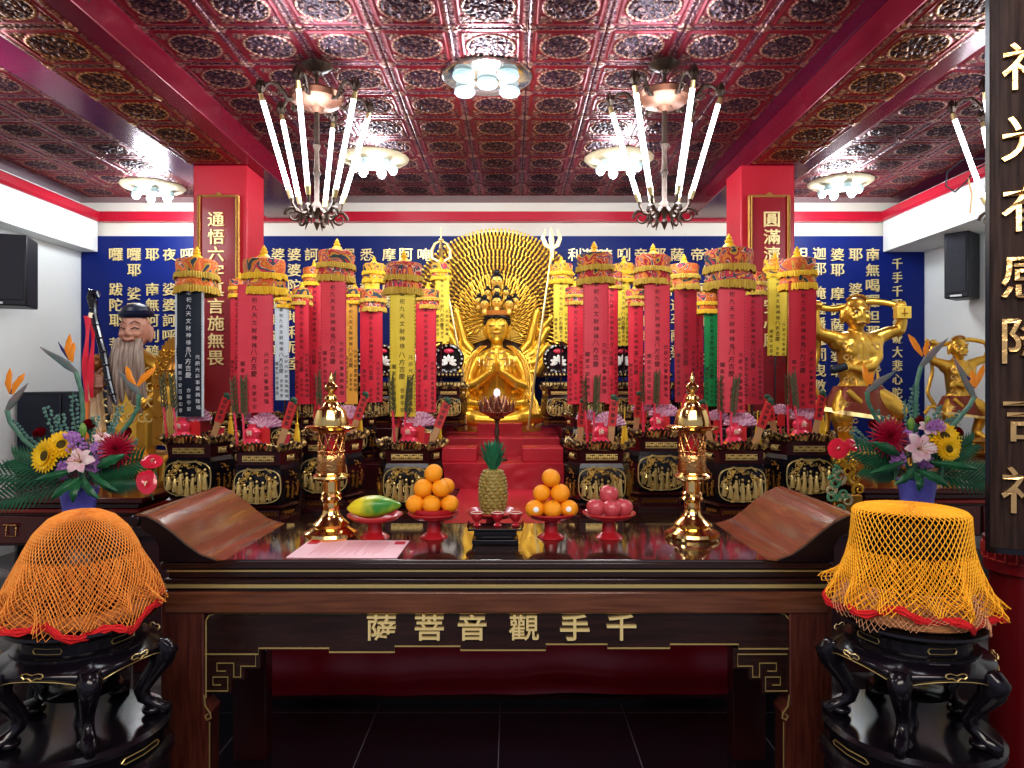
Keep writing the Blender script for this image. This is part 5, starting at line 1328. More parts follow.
    def rib(pts,w,nm,r_=None):
        def f(u,v):
            m=len(pts)-1; x=v*m; i=min(m-1,int(x)); fr=x-i
            c=[pts[max(0,min(m,i+j))] for j in(-1,0,1,2)]
            p=[.5*((2*c[1][e])+(-c[0][e]+c[2][e])*fr+(2*c[0][e]-5*c[1][e]+4*c[2][e]-c[3][e])*fr*fr+(-c[0][e]+3*c[1][e]-3*c[2][e]+c[3][e])*fr**3) for e in range(3)]
            dx=c[2][0]-c[1][0]; dy=c[2][1]-c[1][1]; l=math.hypot(dx,dy) or 1
            return tuple(Q(p[0]-dy/l*(u-.5)*w,p[1]+dx/l*(u-.5)*w,p[2]-1.2*sin(u*pi)))
        mb=MB().grid(f,5,44); o=mb.obj(nm,gold,g.t,smooth=2); s_=o.modifiers.new('t','SOLIDIFY'); s_.thickness=.8*kk
    rib([(808,300,2),(822,304,6),(840,306,8),(862,300,9),(884,299,8),(903,306,4),(905,325,2),(897,334,2)],6.5,'scarf')
    rib([(812,312,-4),(820,345,4),(816,365,4),(812,380,2),(822,398,2),(828,410,0)],6,'scarf_tail')
    rib([(806,412,0),(814,401,0),(824,404,-2),(826,424,-3),(818,445,-4),(812,448,-4)],6,'scarf_tail')
    rib([(838,388,-20),(848,398,-22),(866,412,-20),(878,416,-14),(880,400,-6),(878,372,4),(872,352,6)],6,'sash')
    mb=MB()
    for i in range(22):
        u=i/22; x=840+ (i%6)*6.2; y=345+(i//6)*11; mb.tube([Q(x+2.6*cos(w_*.9),y+2.6*sin(w_*.9),-17.2+abs(x-856)*.25) for w_ in range(7)],.7*kk,5)
    for i in range(16):
        x=832+(i%4)*5; y=402+(i//4)*8; mb.tube([Q(x+2.2*cos(w_*.9),y+2.2*sin(w_*.9),-22+abs(x-839)*.3+ (y-400)*.12) for w_ in range(7)],.7*kk,5)
    mb.obj('armour_scrolls',goldp,g.t)
    return g,Q,kk
g,Q,kk=guardian(855,447,5.5,1.0,'large gilded guardian statue with bulging eyes and raised fists, right of the banners','gilded guardian statues')
base=g.t.location
def held(nm,label,cat,fn):
    o=thing(nm,label,cat,tuple(base)); fn(o)
held('gold_brick','square gold brick held up in the large guardian\'s fist','brick',lambda o:(MB().box(Q(888,318,-17),Q(902,306,-9)).obj('brick_body',brick,o,bevel=.004),MB().box(Q(892,313.5,-17.6),Q(898,312.5,-17)).box(Q(894.5,316,-17.6),Q(895.5,308,-17)).obj('incised_cross',goldd,o)))
held('dark_club_head','dark rounded stone gripped at the large guardian\'s waist','stone',lambda o:MB().tube([Q(822,368,-27),Q(833,365,-28)],[4.2*kk,3.6*kk],12).sph(Q(822,368,-27),4.2*kk,12,8).obj('stone_body',mat('slate',(.02,.03,.045),.35),o))
guardian(957,436,6.55,.66,'small gilded guardian statue near the right wall, half behind the flowers','gilded guardian statues')
# ================================================================== SIDE ALTARS
def side_altar(label,x0,x1,d0,d1,z,hx):
    t=thing('side_altar',label,'altar table',((x0+x1)/2,d0,0)); w=(x1-x0)/2; D=d1-d0
    rd=mat('maroon_gloss',(.10,.010,.010),.15,coat=.4)
    MB().box((-w,0,z-.035),(w,D,z)).obj('tabletop',rd,t,bevel=.008)
    MB().box((-w+.03,.02,z-.07),(w-.03,D-.02,z-.035)).obj('upper_moulding',lacqr,t,bevel=.006)
    MB().box((-w+.02,.0,z-.095),(w-.02,D-.02,z-.07)).obj('red_moulding',mat('bright_maroon',(.26,.022,.016),.2,coat=.3),t,bevel=.006)
    MB().box((-w+.04,.02,z-.30),(w-.04,D-.03,z-.095)).obj('drawer_case',lacqr,t,bevel=.004)
    n=3
    for i in range(n):
        a=-w+.06+(2*w-.12)*i/n; b=a+(2*w-.12)/n-.02
        dr=MB().box((a,.004,z-.285),(b,.02,z-.11)).obj('drawer',rd,t,bevel=.006); c=(a+b)/2
        MB().tube([(c-.045,0,z-.175),(c-.04,-.018,z-.165),(c+.04,-.018,z-.165),(c+.045,0,z-.175)],.005,6).tube([(c-.03,-.002,z-.175),(c-.03,-.010,z-.235),(c+.03,-.010,z-.235),(c+.03,-.002,z-.175)],.0045,6).obj('drawer_handle',brassr,dr)
    for sx in(-1,1):
        for y in (.06,D-.10): 
            lx=sx*(w-.09); MB().lathe([(.045,z-.30),(.05,z-.36),(.035,z-.5),(.03,.12),(.05,.05),(.04,0)],12,c=(lx,y,0)).obj('leg',lacqr,t)
    return t
side_altar('dark red side altar with brass drawer handles behind the left flowers',-3.9,-2.30,4.35,5.9,.94,0)
side_altar('dark red side altar behind the right flowers, below the gilded guardians',2.17,4.4,4.35,5.9,1.0,0)
side_altar('small dark red altar table under the small gilded guardian near the right wall',3.45,4.4,5.95,6.95,1.0,0)
def rock(nm,label,c,r,z0,z1,m=None):
    t=thing(nm,label,'pedestal',(c[0],c[1],z0)); h=z1-z0
    MB().lathe([(r*1.05,0),(r*1.1,h*.2),(r*.95,h*.35),(r,h*.7),(r*1.06,h*.85),(r*1.0,h)],36,mod=lambda a,j:1+.05*sin(a*5+j)+.03*sin(a*13)).obj('rock',m or goldd,t)
    mb=MB()
    for i in range(14):
        a=2*pi*i/14; mb.tube([((r*1.06+.02*cos(q*.9))*cos(a+.05*sin(q*.9)),(r*1.06)*sin(a+.05*sin(q*.9)),h*.5+h*.32*sin(q*.9)) for q in range(8)],.010,5)
    mb.obj('carved_clouds',gold,t)
p=W(135,452,5.5); rock('carved_pedestal','gilded carved pedestal under the bearded elder',(p.x,p.y),.24,.942,p.z-.002)
p=W(172,452,4.95); rock('carved_pedestal','gilded pedestal under the small standing figure',(p.x-.02,p.y),.13,.942,p.z-.01)
p=W(860,447,5.5); rock('carved_pedestal','gilded rock pedestal under the large guardian',(p.x,p.y-.05),.30,1.002,p.z-.005)
p=W(957,436,6.55); rock('carved_pedestal','gilded rock pedestal under the small guardian',(p.x,p.y-.05),.25,1.002,p.z-.005)
# carved green and gold scroll work panel right of the buckets
g=Fig(845,505,4.25,'carved green and gold scrollwork stand beside the right side altar','carved_scroll_stand','stand'); k=g.k
g.t.location=(g.t.location.x,4.25,0); z0=EYE-(505-384)*k
def gp(x,y,q=0): return Vector(((x-845)*k,q*k,EYE-(y-384)*k))
MB().box((-.07,-.0,.0),(.11,.06,z0+.06)).obj('post',goldd,g.t,bevel=.01)
rd=random.Random(3)
def scroll(nm,m,lst):
    mb=MB()
    for x,y,r,tn,s in lst:
        n=20; mb.tube([gp(x+r*(1-.8*i/n)*cos(s*tn*2*pi*i/n+x),y+r*(1-.8*i/n)*sin(s*tn*2*pi*i/n+x),-3-i*.1) for i in range(n+1)],[(1.9-.05*i)*k for i in range(n+1)],7)
    mb.obj(nm,m,g.t)
scroll('green_scrolls',velvetg,[(833,482,7,1.5,1),(830,497,6,1.4,-1),(842,493,6,1.3,1),(838,508,6,1.2,-1),(834,470,5,1.2,1)])
scroll('pale_scrolls',mat('pale_scroll',(.72,.62,.38),.4,.3),[(837,476,8,1.3,-1),(845,500,7,1.3,1),(829,489,6,1.1,1)])
scroll('gold_scrolls',goldb,[(846,470,8,1.3,1),(853,478,7,1.4,-1),(844,459,7,1.2,-1),(857,489,6,1.3,1),(835,459,5,1.1,1),(851,464,5,1.2,1)])
# ================================================================== FLOWERS
def flower(nm,label,cat,px,py,d,group=None): return thing(nm,label,cat,W(px,py,d),group)
def petals(mb,n,r0,L,w,tilt,z=0,curl=.2,th=.25,jit=.0,ph=0,M=None):
    for i in range(n):
        a=2*pi*i/n+ph+random.uniform(-jit,jit); l=L*random.uniform(.9,1.08)
        pts=[]
        for q in range(5):
            f=q/4; rr=r0+l*f*cos(tilt)-curl*l*f*f*.3; zz=z+l*f*sin(tilt)-curl*l*f*f
            pts.append((rr*cos(a),rr*sin(a),zz))
        mb.tube(pts,[w*.5,w*.95,w,w*.75,w*.08],6,flat=th,M=M,up=(0,0,1))
def face(dx=0,dz=.25): return look((dx,-1,dz))
def sunflower(px,py,d,r,label,f):
    t=flower('sunflower',label,'flower',px,py,d,'sunflowers'); M=face(*f)
    mb=MB(); petals(mb,24,r*.30,r*.70,r*.12,.15,0,.1,M=M); petals(mb,22,r*.28,r*.62,r*.12,.40,.004,.1,ph=.15,M=M); petals(mb,18,r*.25,r*.42,r*.10,.7,.008,.1,ph=.3,M=M); mb.obj('petals',yellowp,t)
    MB().lathe([(.0005,.016),(r*.15,.018),(r*.27,.012),(r*.30,0),(r*.2,-.01)],24,M=M).obj('flower_centre',sunc,t)
    MB().tube([M@Vector((0,0,-.005)),M@Vector((0,0,-.03)),(0,.05,-.16)],[.012,.006,.006],6).obj('stem',stemg,t)
def mum(px,py,d,r,label,f):
    t=flower('chrysanthemum',label,'flower',px,py,d,'crimson chrysanthemums'); M=face(*f)
    mb=MB()
    for lay in range(6):
        petals(mb,26-lay*3,r*.05,r*(1-.12*lay),r*.065,.1+lay*.24,lay*.006,.12,ph=lay*.3,jit=.05,M=M)
    mb.obj('petals',mumr,t); MB().tube([M@Vector((0,0,-.01)),(0,.05,-.16)],[.012,.006],6).obj('stem',stemg,t)
def rose(px,py,d,r,label):
    t=flower('red_rose',label,'flower',px,py,d,'small red roses')
    M=face(random.uniform(-.3,.3),.9); mb=MB()
    for lay,(n,rr,h) in enumerate(((5,1.0,.75),(5,.82,.95),(4,.6,1.1),(3,.38,1.2))):
        for i in range(n):
            a0=2*pi*i/n+lay*.7
            def f(u,v,a0=a0,rr=rr,h=h,n=n):
                a=a0+(u-.5)*2*pi/n*1.5; q=rr*r*(.45+.55*sin(v*pi*.55))*(1+.10*v*v); return tuple(M@Vector((q*cos(a),q*sin(a),-r*.6+h*r*1.2*v-.1*r*(2*u-1)**2)))
            mb.grid(f,7,6)
    mb.obj('petals',roser,t,smooth=2); MB().lathe([(.003,-r*1.5),(r*.4,-r*.9),(r*.7,-r*.55)],10).tube([(0,0,-r*1.3),(0,.04,-.15)],.004,5).obj('stem',stemg,t)
def lily(px,py,d,r,label,f,m=lilyp):
    t=flower('lily',label,'flower',px,py,d,'pink and white lilies'); M=face(*f)
    mb=MB(); petals(mb,3,r*.05,r,r*.24,.75,0,.55,.12,M=M); petals(mb,3,r*.05,r*.95,r*.19,.75,.002,.6,.12,ph=pi/3,M=M); mb.obj('petals',m,t)
    mb=MB()
    for i in range(6):
        a=i*pi/3+.2; mb.tube([M@Vector((0,0,0)),M@Vector((r*.25*cos(a),r*.25*sin(a),r*.65))],.0015,4); mb.sph(M@Vector((r*.27*cos(a),r*.27*sin(a),r*.67)),(.003,.003,.005),6,4)
    mb.obj('stamens',mat('stamen',(.45,.18,.03),.6),t); MB().tube([M@Vector((0,0,0)),(0,.05,-.14)],[.008,.005],6).obj('stem',stemg,t)
def bud(px,py,d,h,label):
    t=flower('lily_bud',label,'flower bud',px,py,d,'closed green lily buds'); MB().lathe([(.003,-h*.5),(h*.16,-h*.35),(h*.24,0),(h*.20,h*.25),(h*.10,h*.42),(.001,h*.5)],14,mod=lambda a,j:1+.08*cos(3*a)).obj('bud',mat('bud_green',(.28,.42,.09),.4,col2=(.12,.32,.06),ns=30),t)
    MB().tube([(0,0,-h*.45),(0,.03,-.16)],.004,5).obj('stem',stemg,t)
def bird(label,tip,base,stempts,pet,d):
    """bird of paradise: grey-green beak from base to tip, orange petals rising at pet"""
    t=flower('bird_of_paradise',label,'flower',*base,d,'bird of paradise flowers'); k=d/FPX
    L=lambda x,y,q=0: Vector(((x-base[0])*k,q*k,-(y-base[1])*k))
    mx=((tip[0]+base[0])/2,(tip[1]+base[1])/2-1)
    MB().tube([L(*base),L(base[0]*.75+tip[0]*.25,base[1]*.75+tip[1]*.25-1),L(*mx),L(tip[0]*.8+base[0]*.2,tip[1]*.8+base[1]*.2),L(*tip)],[2.2*k,4.2*k,3.4*k,1.8*k,.3*k],8,flat=.6).obj('beak_bract',beakg,t)
    mb=MB()
    for (x0,y0,x1,y1) in pet:
        mb.tube([L(x0,y0,-1),L(x0*.6+x1*.4-1,y0*.6+y1*.4,-2),L(x0*.25+x1*.75,y0*.25+y1*.75,-1),L(x1,y1,0)],[1.2*k,3.4*k,3.0*k,.3*k],7,flat=.4)
    mb.obj('orange_petals',orangep,t)
    x0,y0,x1,y1=pet[0]; MB().tube([L(x0,y0,-1),L(x0-6 if tip[0]<base[0] else x0+6,(y0+y1)/2+3,-2),L(x0-12 if tip[0]<base[0] else x0+8,y1*.7+y0*.3,0)],[1*k,1.5*k,.2*k],6,flat=.5).obj('blue_petal',bluep,t)
    MB().tube([L(*base)]+[L(*p) for p in stempts],[2.4*k]+[2.2*k]*len(stempts),8).obj('stem',stemg,t)
def anthurium(px,py,d,r,label,f,rot=0):
    t=flower('anthurium',label,'flower',px,py,d,'glossy red anthuriums'); M=face(*f)@RZ(rot)
    def h(u,v):
        a=2*pi*u; rr=r*v*.85; q=.62+.38*abs(cos(a/2))**.7
        x=rr*q*1.3*sin(a)*.85; y=-rr*q*1.5*cos(a)+.15*r*v; return tuple(M@Vector((x,y,.010*sin(v*3)+.25*r*(v*v)*.3-.02*r*sin(3*a)*v)))
    MB().grid(h,30,8,closed=True).obj('heart_bract',anthr,t,smooth=2); MB().tube([M@Vector((0,0,.004)),M@Vector((0,-r*.15,r*.45)),M@Vector((0,-r*.5,r*.75))],[.006,.006,.002],7).obj('spadix',spadix,t)
    MB().tube([M@Vector((0,0,0)),(0,.06,-.10)],.004,5).obj('stem',stemg,t)
def palm(px,py,d,x1,y1,label,n=13,w=14,grp='dark green palm leaves',dq=0):
    t=flower('palm_leaf',label,'leaf',px,py,d,grp); k=d/FPX
    dx,dy=(x1-px)*k,-(y1-py)*k; L=math.hypot(dx,dy); ux,uz=dx/L,dy/L
    sp=lambda f: Vector((dx*f,-dq*f*k-.03*sin(f*pi),dy*f-.05*L*f*f))
    mb=MB(); mb.tube([sp(q/6) for q in range(7)],[.005-.0006*q for q in range(7)],5)
    for i in range(n):
        f=.12+.86*i/n; c=sp(f); l=w*k*(1.25-.7*abs(f-.4)); 
        for s in(-1,1):
            px_,pz=-uz*s,ux*s
            e=c+Vector(((px_*.8+ux*.75)*l,-.012*s,(pz*.8+uz*.75)*l)); m_=c.lerp(e,.5)+Vector((0,-.008,.006))
            mb.tube([c,m_,e],[.004,.0085,.001],5,flat=.22,up=(0,1,0))
    o=mb.obj('leaf_blade',greenp,t); return t
def sprig(px,py,d,x1,y1,label,m=eucg,n=16,s=1.0,grp='grey green eucalyptus sprigs'):
    t=flower('eucalyptus_sprig',label,'sprig',px,py,d,grp); k=d/FPX
    mb=MB(); E_=Vector(((x1-px)*k,-.02,-(y1-py)*k)); pts=[E_*(q/6)+Vector((.012*sin(q),0,-.04*(q/6)**2*abs(E_.x)*3)) for q in range(7)]
    mb.tube(pts,.0025,5); mb.obj('stalk',stemg,t); mb=MB()
    for i in range(n):
        f=.15+.85*i/n; c=E_*f
        for sg in(-1,1):
            a=random.uniform(0,6); mb.sph((0,0,0),(.0105*s,.003,.0075*s),7,4,M=T(c.x+.012*s*sg*(1 if abs(E_.z)>abs(E_.x) else .3),c.y+random.uniform(-.012,.012),c.z+.010*s*sg*(.3 if abs(E_.z)>abs(E_.x) else 1))@RY(random.uniform(-.7,.7)))
    mb.obj('leaves',m,t)
def filler(px,py,d,rx,ry,label,n=70):
    t=flower('purple_filler_flower',label,'flower',px,py,d,'clusters of tiny purple flowers'); k=d/FPX; mb=MB(); rd=random.Random(int(px*7+py))
    for i in range(n):
        a=rd.uniform(0,6.28); r=rd.random()**.5; c=Vector((rx*k*r*cos(a),rd.uniform(-.02,.02),ry*k*r*sin(a)))
        for q in range(4):
            b=q*pi/2+i; mb.sph(c+Vector((.0045*cos(b),-.002,.0045*sin(b))),(.0038,.0025,.0038),5,3)
    mb.obj('florets',purpf,t); mb=MB()
    for i in range(8): mb.tube([(rd.uniform(-rx,rx)*k*.7,.01,rd.uniform(-ry,ry)*k*.5),(0,.03,-.12)],.0018,4)
    mb.obj('stems',stemg,t)
def broad(px,py,d,x1,y1,w,label,m=greenl):
    t=flower('broad_leaf',label,'leaf',px,py,d,'broad green leaves'); k=d/FPX; dx,dz=(x1-px)*k,-(y1-py)*k; L=math.hypot(dx,dz)
    def f(u,v):
        ww=w*.62*k*sin(pi*min(1,v*.92+.06))**.8*(1+.12*sin(v*22)); s=(u-.5)*2
        return (dx*v-dz/L*s*ww, -.03*sin(v*pi)-.05*v+.012*abs(s), dz*v+dx/L*s*ww-.05*L*v*v)
    MB().grid(f,7,16).obj('leaf_blade',m,t,smooth=2)
def vase(px,py,d,label,stand_z):
    t=thing('violet_vase',label,'vase',(W(px,py,d).x,d,stand_z)); h=W(px,py,d).z-stand_z
    MB().lathe([(.062,0),(.066,.004),(.080,h*.5),(.096,h),(.092,h),(.076,h*.5),(.001,.01)],32,mod=lambda a,j:1+.018*sin(6*a+j)).obj('vase_body',vasep,t)
    MB().lathe([(.001,h*.9),(.088,h*.9)],20).obj('foam',mat('floral_foam',(.03,.10,.05),.8),t)
def fstand(px,d,z,label):
    t=thing('flower_stand',label,'stand',(W(px,0,d).x,d,0))
    MB().lathe([(.15,z-.03),(.17,z-.022),(.17,z-.006),(.16,z)],36).obj('tabletop',lacq,t); MB().lathe([(.16,0),(.15,.03),(.03,.06),(.025,.3),(.04,.4),(.025,.5),(.03,z-.06),(.12,z-.03)],24).obj('pedestal',lacq,t)
D=3.72
sz=W(80,524,D).z
fstand(80,D,sz,'black round stand under the left vase'); vase(79,488,D,'violet-blue vase holding the left flower arrangement',sz+.001)
fstand(917,D,sz,'black round stand under the right vase'); vase(917,479,D,'violet-blue vase holding the right flower arrangement',sz+.001)
L_='left arrangement'; Rr='right arrangement'
bird('bird of paradise flower tallest in the left arrangement, orange petals pointing up',(40,347),(76,372),[(81,390),(83,410),(82,440),(80,488)],[(70,360,70,334),(73,362,74,342)],D)
bird('bird of paradise flower at the far left edge of the left arrangement',(28,383),(7,410),[(10,422),(24,440),(50,462),(78,488)],[(11,394,10,368),(13,394,25,373)],D-.05)
bird('bird of paradise flower in front of the elder statue\'s beard',(117,370),(139,394),[(138,408),(130,422),(110,446),(84,485)],[(136,385,126,366),(138,386,156,367)],D-.02)
sunflower(46,456,D-.12,.098,'sunflower facing left in the '+L_,(-.35,.2)); sunflower(62,445,D-.10,.085,'sunflower just behind and right of the other in the '+L_,(.15,.5))
mum(117,450,D-.12,.105,'large crimson chrysanthemum in the '+L_,(.2,.15))
lily(81,462,D-.18,.125,'pink lily at the front centre of the '+L_,(0,.55)); lily(102,438,D-.08,.07,'half-open pale pink lily beside the chrysanthemum in the '+L_,(.2,1.5))
rose(40,433,D,.030,'red rose at the left of the '+L_); rose(89,425,D,.032,'red rose in the middle of the '+L_); rose(126,433,D,.030,'red rose right of the chrysanthemum in the '+L_)
bud(83,430,D-.08,.075,'closed green lily bud in the '+L_)
for x,y,rx,ry,nm in ((78,446,10,9,'above the lily'),(63,470,6,9,'left of the lily'),(98,452,8,11,'right of the lily'),(72,437,9,5,'highest'),(93,466,7,6,'below the chrysanthemum')): filler(x,y,D-.13,rx,ry,'tiny purple flowers %s in the '%nm+L_)
for a in ((74,478,-2,470,'long palm leaf reaching the left edge'),(72,482,4,497,'low palm leaf bending down to the left'),(90,478,150,456,'palm leaf reaching right towards the anthuriums'),(92,482,140,476,'low palm leaf to the right'),(70,475,18,455,'upper palm leaf on the left')): palm(a[0],a[1],D-.06,a[2],a[3],a[4]+', '+L_,w=17,dq=8)
for i,(x0,y0,x1,y1,w) in enumerate(((80,478,56,497,7),(82,478,104,496,7),(80,480,78,500,7),(88,472,122,488,6),(76,470,40,478,6),(96,468,130,452,8))): broad(x0,y0,D-.16,x1,y1,w,['broad leaf hanging front left','broad leaf hanging front right','broad leaf hanging over the vase','broad leaf pointing low right','broad leaf pointing low left','broad leaf under the chrysanthemum'][i]+', '+L_)
for i,(x1,y1) in enumerate(((48,404),(62,412),(12,418),(76,392),(28,436),(98,414),(124,404),(118,420),(140,440))): sprig(80+(x1-80)*.3,474,D+.02,x1,y1,'eucalyptus sprig '+['tall, left of the tallest bird of paradise','leaning slightly left','reaching the far left','straight up beside the tall stem','low on the left','short, centre right','tall, near the beard','right of the centre rose','low on the right'][i]+', '+L_,s=1.1)
anthurium(152,462,D-.1,.052,'upper red anthurium beside the leftmost bucket, left side',(.1,1.0),1.2); anthurium(147,482,D-.15,.058,'lower red anthurium beside the table scroll, left side',(.1,.3),.3)
bird('bird of paradise flower tallest in the right arrangement, orange petals leaning left',(948,338),(921,366),[(917,382),(916,400),(915,430),(916,478)],[(922,356,908,334),(924,356,928,340)],D)
bird('bird of paradise flower partly behind the plaque edge at the right',(953,356),(974,397),[(970,405),(958,420),(935,445),(920,478)],[(974,388,984,364),(972,388,972,370)],D-.05)
bird('bird of paradise flower in front of the large guardian\'s leg',(897,370),(867,392),[(868,402),(876,418),(896,446),(914,478)],[(868,386,863,364),(870,385,872,372)],D-.02)
mum(889,437,D-.12,.110,'large crimson chrysanthemum in the '+Rr,(-.15,.15))
sunflower(944,437,D-.10,.095,'larger sunflower in the '+Rr,(.05,.6)); sunflower(948,449,D-.14,.072,'smaller sunflower below the other in the '+Rr,(.1,.1))
lily(918,449,D-.18,.135,'pink lily at the front centre of the '+Rr,(0,.25)); lily(927,430,D-.09,.085,'pale lily behind the buds in the '+Rr,(0,1.0))
rose(918,420,D,.028,'dark red rose behind the buds in the '+Rr); rose(874,425,D,.028,'red rose at the left of the '+Rr); rose(957,432,D,.028,'red rose beside the larger sunflower in the '+Rr)
bud(911,424,D-.1,.075,'left closed lily bud in the '+Rr); bud(928,422,D-.1,.070,'right closed lily bud in the '+Rr)
for x,y,rx,ry,nm in ((898,459,7,9,'left of the lily'),(909,437,7,7,'under the buds'),(936,426,8,6,'above the sunflowers'),(926,463,8,5,'below the lily')): filler(x,y,D-.13,rx,ry,'tiny purple flowers %s in the '%nm+Rr)
for a in ((906,472,850,446,'palm leaf reaching left to the gold stand'),(904,474,858,464,'low palm leaf on the left'),(928,472,986,470,'palm leaf reaching the plaque'),(926,474,985,480,'low palm leaf bending right'),(926,470,968,440,'upper palm leaf on the right')): palm(a[0],a[1],D-.06,a[2],a[3],a[4]+', '+Rr,w=16,dq=8)
for i,(x0,y0,x1,y1,w) in enumerate(((915,468,890,482,7),(918,470,944,484,7),(916,472,914,489,7),(905,462,866,470,6),(930,462,972,466,6),(900,455,868,440,8))): broad(x0,y0,D-.16,x1,y1,w,['broad leaf hanging front left','broad leaf hanging front right','broad leaf hanging over the vase','broad leaf pointing low left','broad leaf pointing low right','broad leaf under the chrysanthemum'][i]+', '+Rr)
for i,(x1,y1) in enumerate(((872,408),(884,414),(904,398),(912,384),(938,404),(960,408),(848,428),(948,416))): sprig(916+(x1-916)*.3,466,D+.02,x1,y1,'eucalyptus sprig '+['tall on the left','second on the left','left of the tall stem','tallest beside the stem','right of the tall stem','tall on the right','low on the left','short on the right'][i]+', '+Rr,s=1.1)
anthurium(838,449,D+.1,.062,'larger red anthurium over the green and gold scrollwork',(-.1,.7),-.6); anthurium(853,446,D+.1,.045,'smaller red anthurium at the right of the larger one',(.2,.8),.8)
# ================================================================== LACQUERED STANDS WITH COVERED INSTRUMENTS
def zmap(z): return z/.17*.12+.49 if z<.17 else .61+(z-.17)*(.33/.72)
class MS(MB):
    def obj(s,*a,**k):
        s.v=[(v[0]*.86,v[1]*.86,zmap(v[2])) for v in s.v]; return MB.obj(s,*a,**k)
def stand(label,x,y):
    t=thing('lacquer_stand',label,'stand',(x,y,0))
    MB().lathe([(.20,0),(.21,.03),(.19,.06),(.17,.10),(.15,.30),(.17,.40),(.215,.46),(.22,.488)],40).obj('lower_pedestal',lacqr,t)
    MS().lathe([(.19,.82),(.205,.825),(.215,.84),(.235,.855),(.242,.868),(.24,.885),(.225,.89),(.0,.89)],48).obj('top_rim',lacq,t)
    MS().lathe([(.185,.745),(.19,.75),(.19,.815),(.195,.825)],48).obj('waist',lacq,t)
    MS().lathe([(.205,.715),(.215,.72),(.215,.735),(.195,.748)],48).obj('waist_moulding',lacq,t)
    n=60; 
    def ap(u,v):
        a=2*pi*u; low=.60+.045*abs(sin(a*2.5))**.6*1.0
        low=.54+.11*(abs(sin(a*2.5+.0)))**.5
        r=.215+.045*sin(min(1,(1-v)*1.2)*pi*.6); z=.715-(1-v)*(.715-low)
        return (r*cos(a-pi/2+.63),r*sin(a-pi/2+.63),z)
    MS().grid(ap,120,10,closed=True).obj('apron',lacq,t,smooth=2)
    mb=MS(); pts=[]
    for i in range(121):
        p=Vector(ap(i/120,0)); pts.append(p*1.0+Vector((p.x,p.y,0)).normalized()*.003)
    mb.tube(pts,.0022,5)
    for kk in range(5):
        a=2*pi*(kk+.5)/5-pi/2+.63; M=RZ(a)
        def C3(da,z,r): return ((r)*cos(da),(r)*sin(da),z)
        loop=[(-.05,.672),(-.10,.668),(-.13,.680),(-.12,.695),(-.07,.700),(0,.690),(.07,.700),(.12,.695),(.13,.680),(.10,.668),(.05,.672),(0,.655),(-.05,.672)]
        mb.tube([C3(da,z,.263) for da,z in loop],.0030,5,M=M)
        lp=[(-.22,.765),(-.25,.782),(-.22,.80),(0,.80),(.22,.80),(.25,.782),(.22,.765),(0,.765),(-.22,.765)]
        mb.tube([C3(da,z,.1935) for da,z in lp],.0026,5,M=M)
    mb.obj('gold_outline',goldp,t)
    for kk in range(5):
        a=2*pi*kk/5-pi/2+.63; M=RZ(a)
        MS().tube([(.235,0,.66),(.262,0,.60),(.255,0,.52),(.215,0,.42),(.19,0,.34),(.20,0,.28),(.235,0,.24),(.262,0,.215),(.262,0,.185),(.235,0,.17)],[.05,.052,.042,.034,.028,.026,.030,.034,.030,.018],12,flat=.75,M=M).sph((.225,0,.205),.036,12,8,M=M).obj('leg',lacq,t,smooth=1.2)
    MS().lathe([(.29,.0),(.30,.02),(.285,.05),(.27,.06),(.275,.12),(.29,.135),(.29,.155),(.275,.17),(.0,.17)],48).obj('base_ring',lacq,t)
    MS().lathe([(.001,.40),(.12,.40),(.13,.41),(.12,.42),(.001,.42)],24).lathe([(.03,.17),(.02,.25),(.03,.33),(.02,.40)],12).obj('inner_shelf',lacq,t)
    for kk in range(5):
        mb=MS(); M=RZ(2*pi*(kk+.5)/5-pi/2+.63); lp=[(-.25,.085),(-.29,.095),(-.25,.108),(0,.108),(.25,.108),(.29,.095),(.25,.085),(0,.085),(-.25,.085)]
        mb.tube([(.277*cos(da),.277*sin(da),z) for da,z in lp],.0025,5,M=M)
        mb.obj('base_outline',goldp,t)
    return t
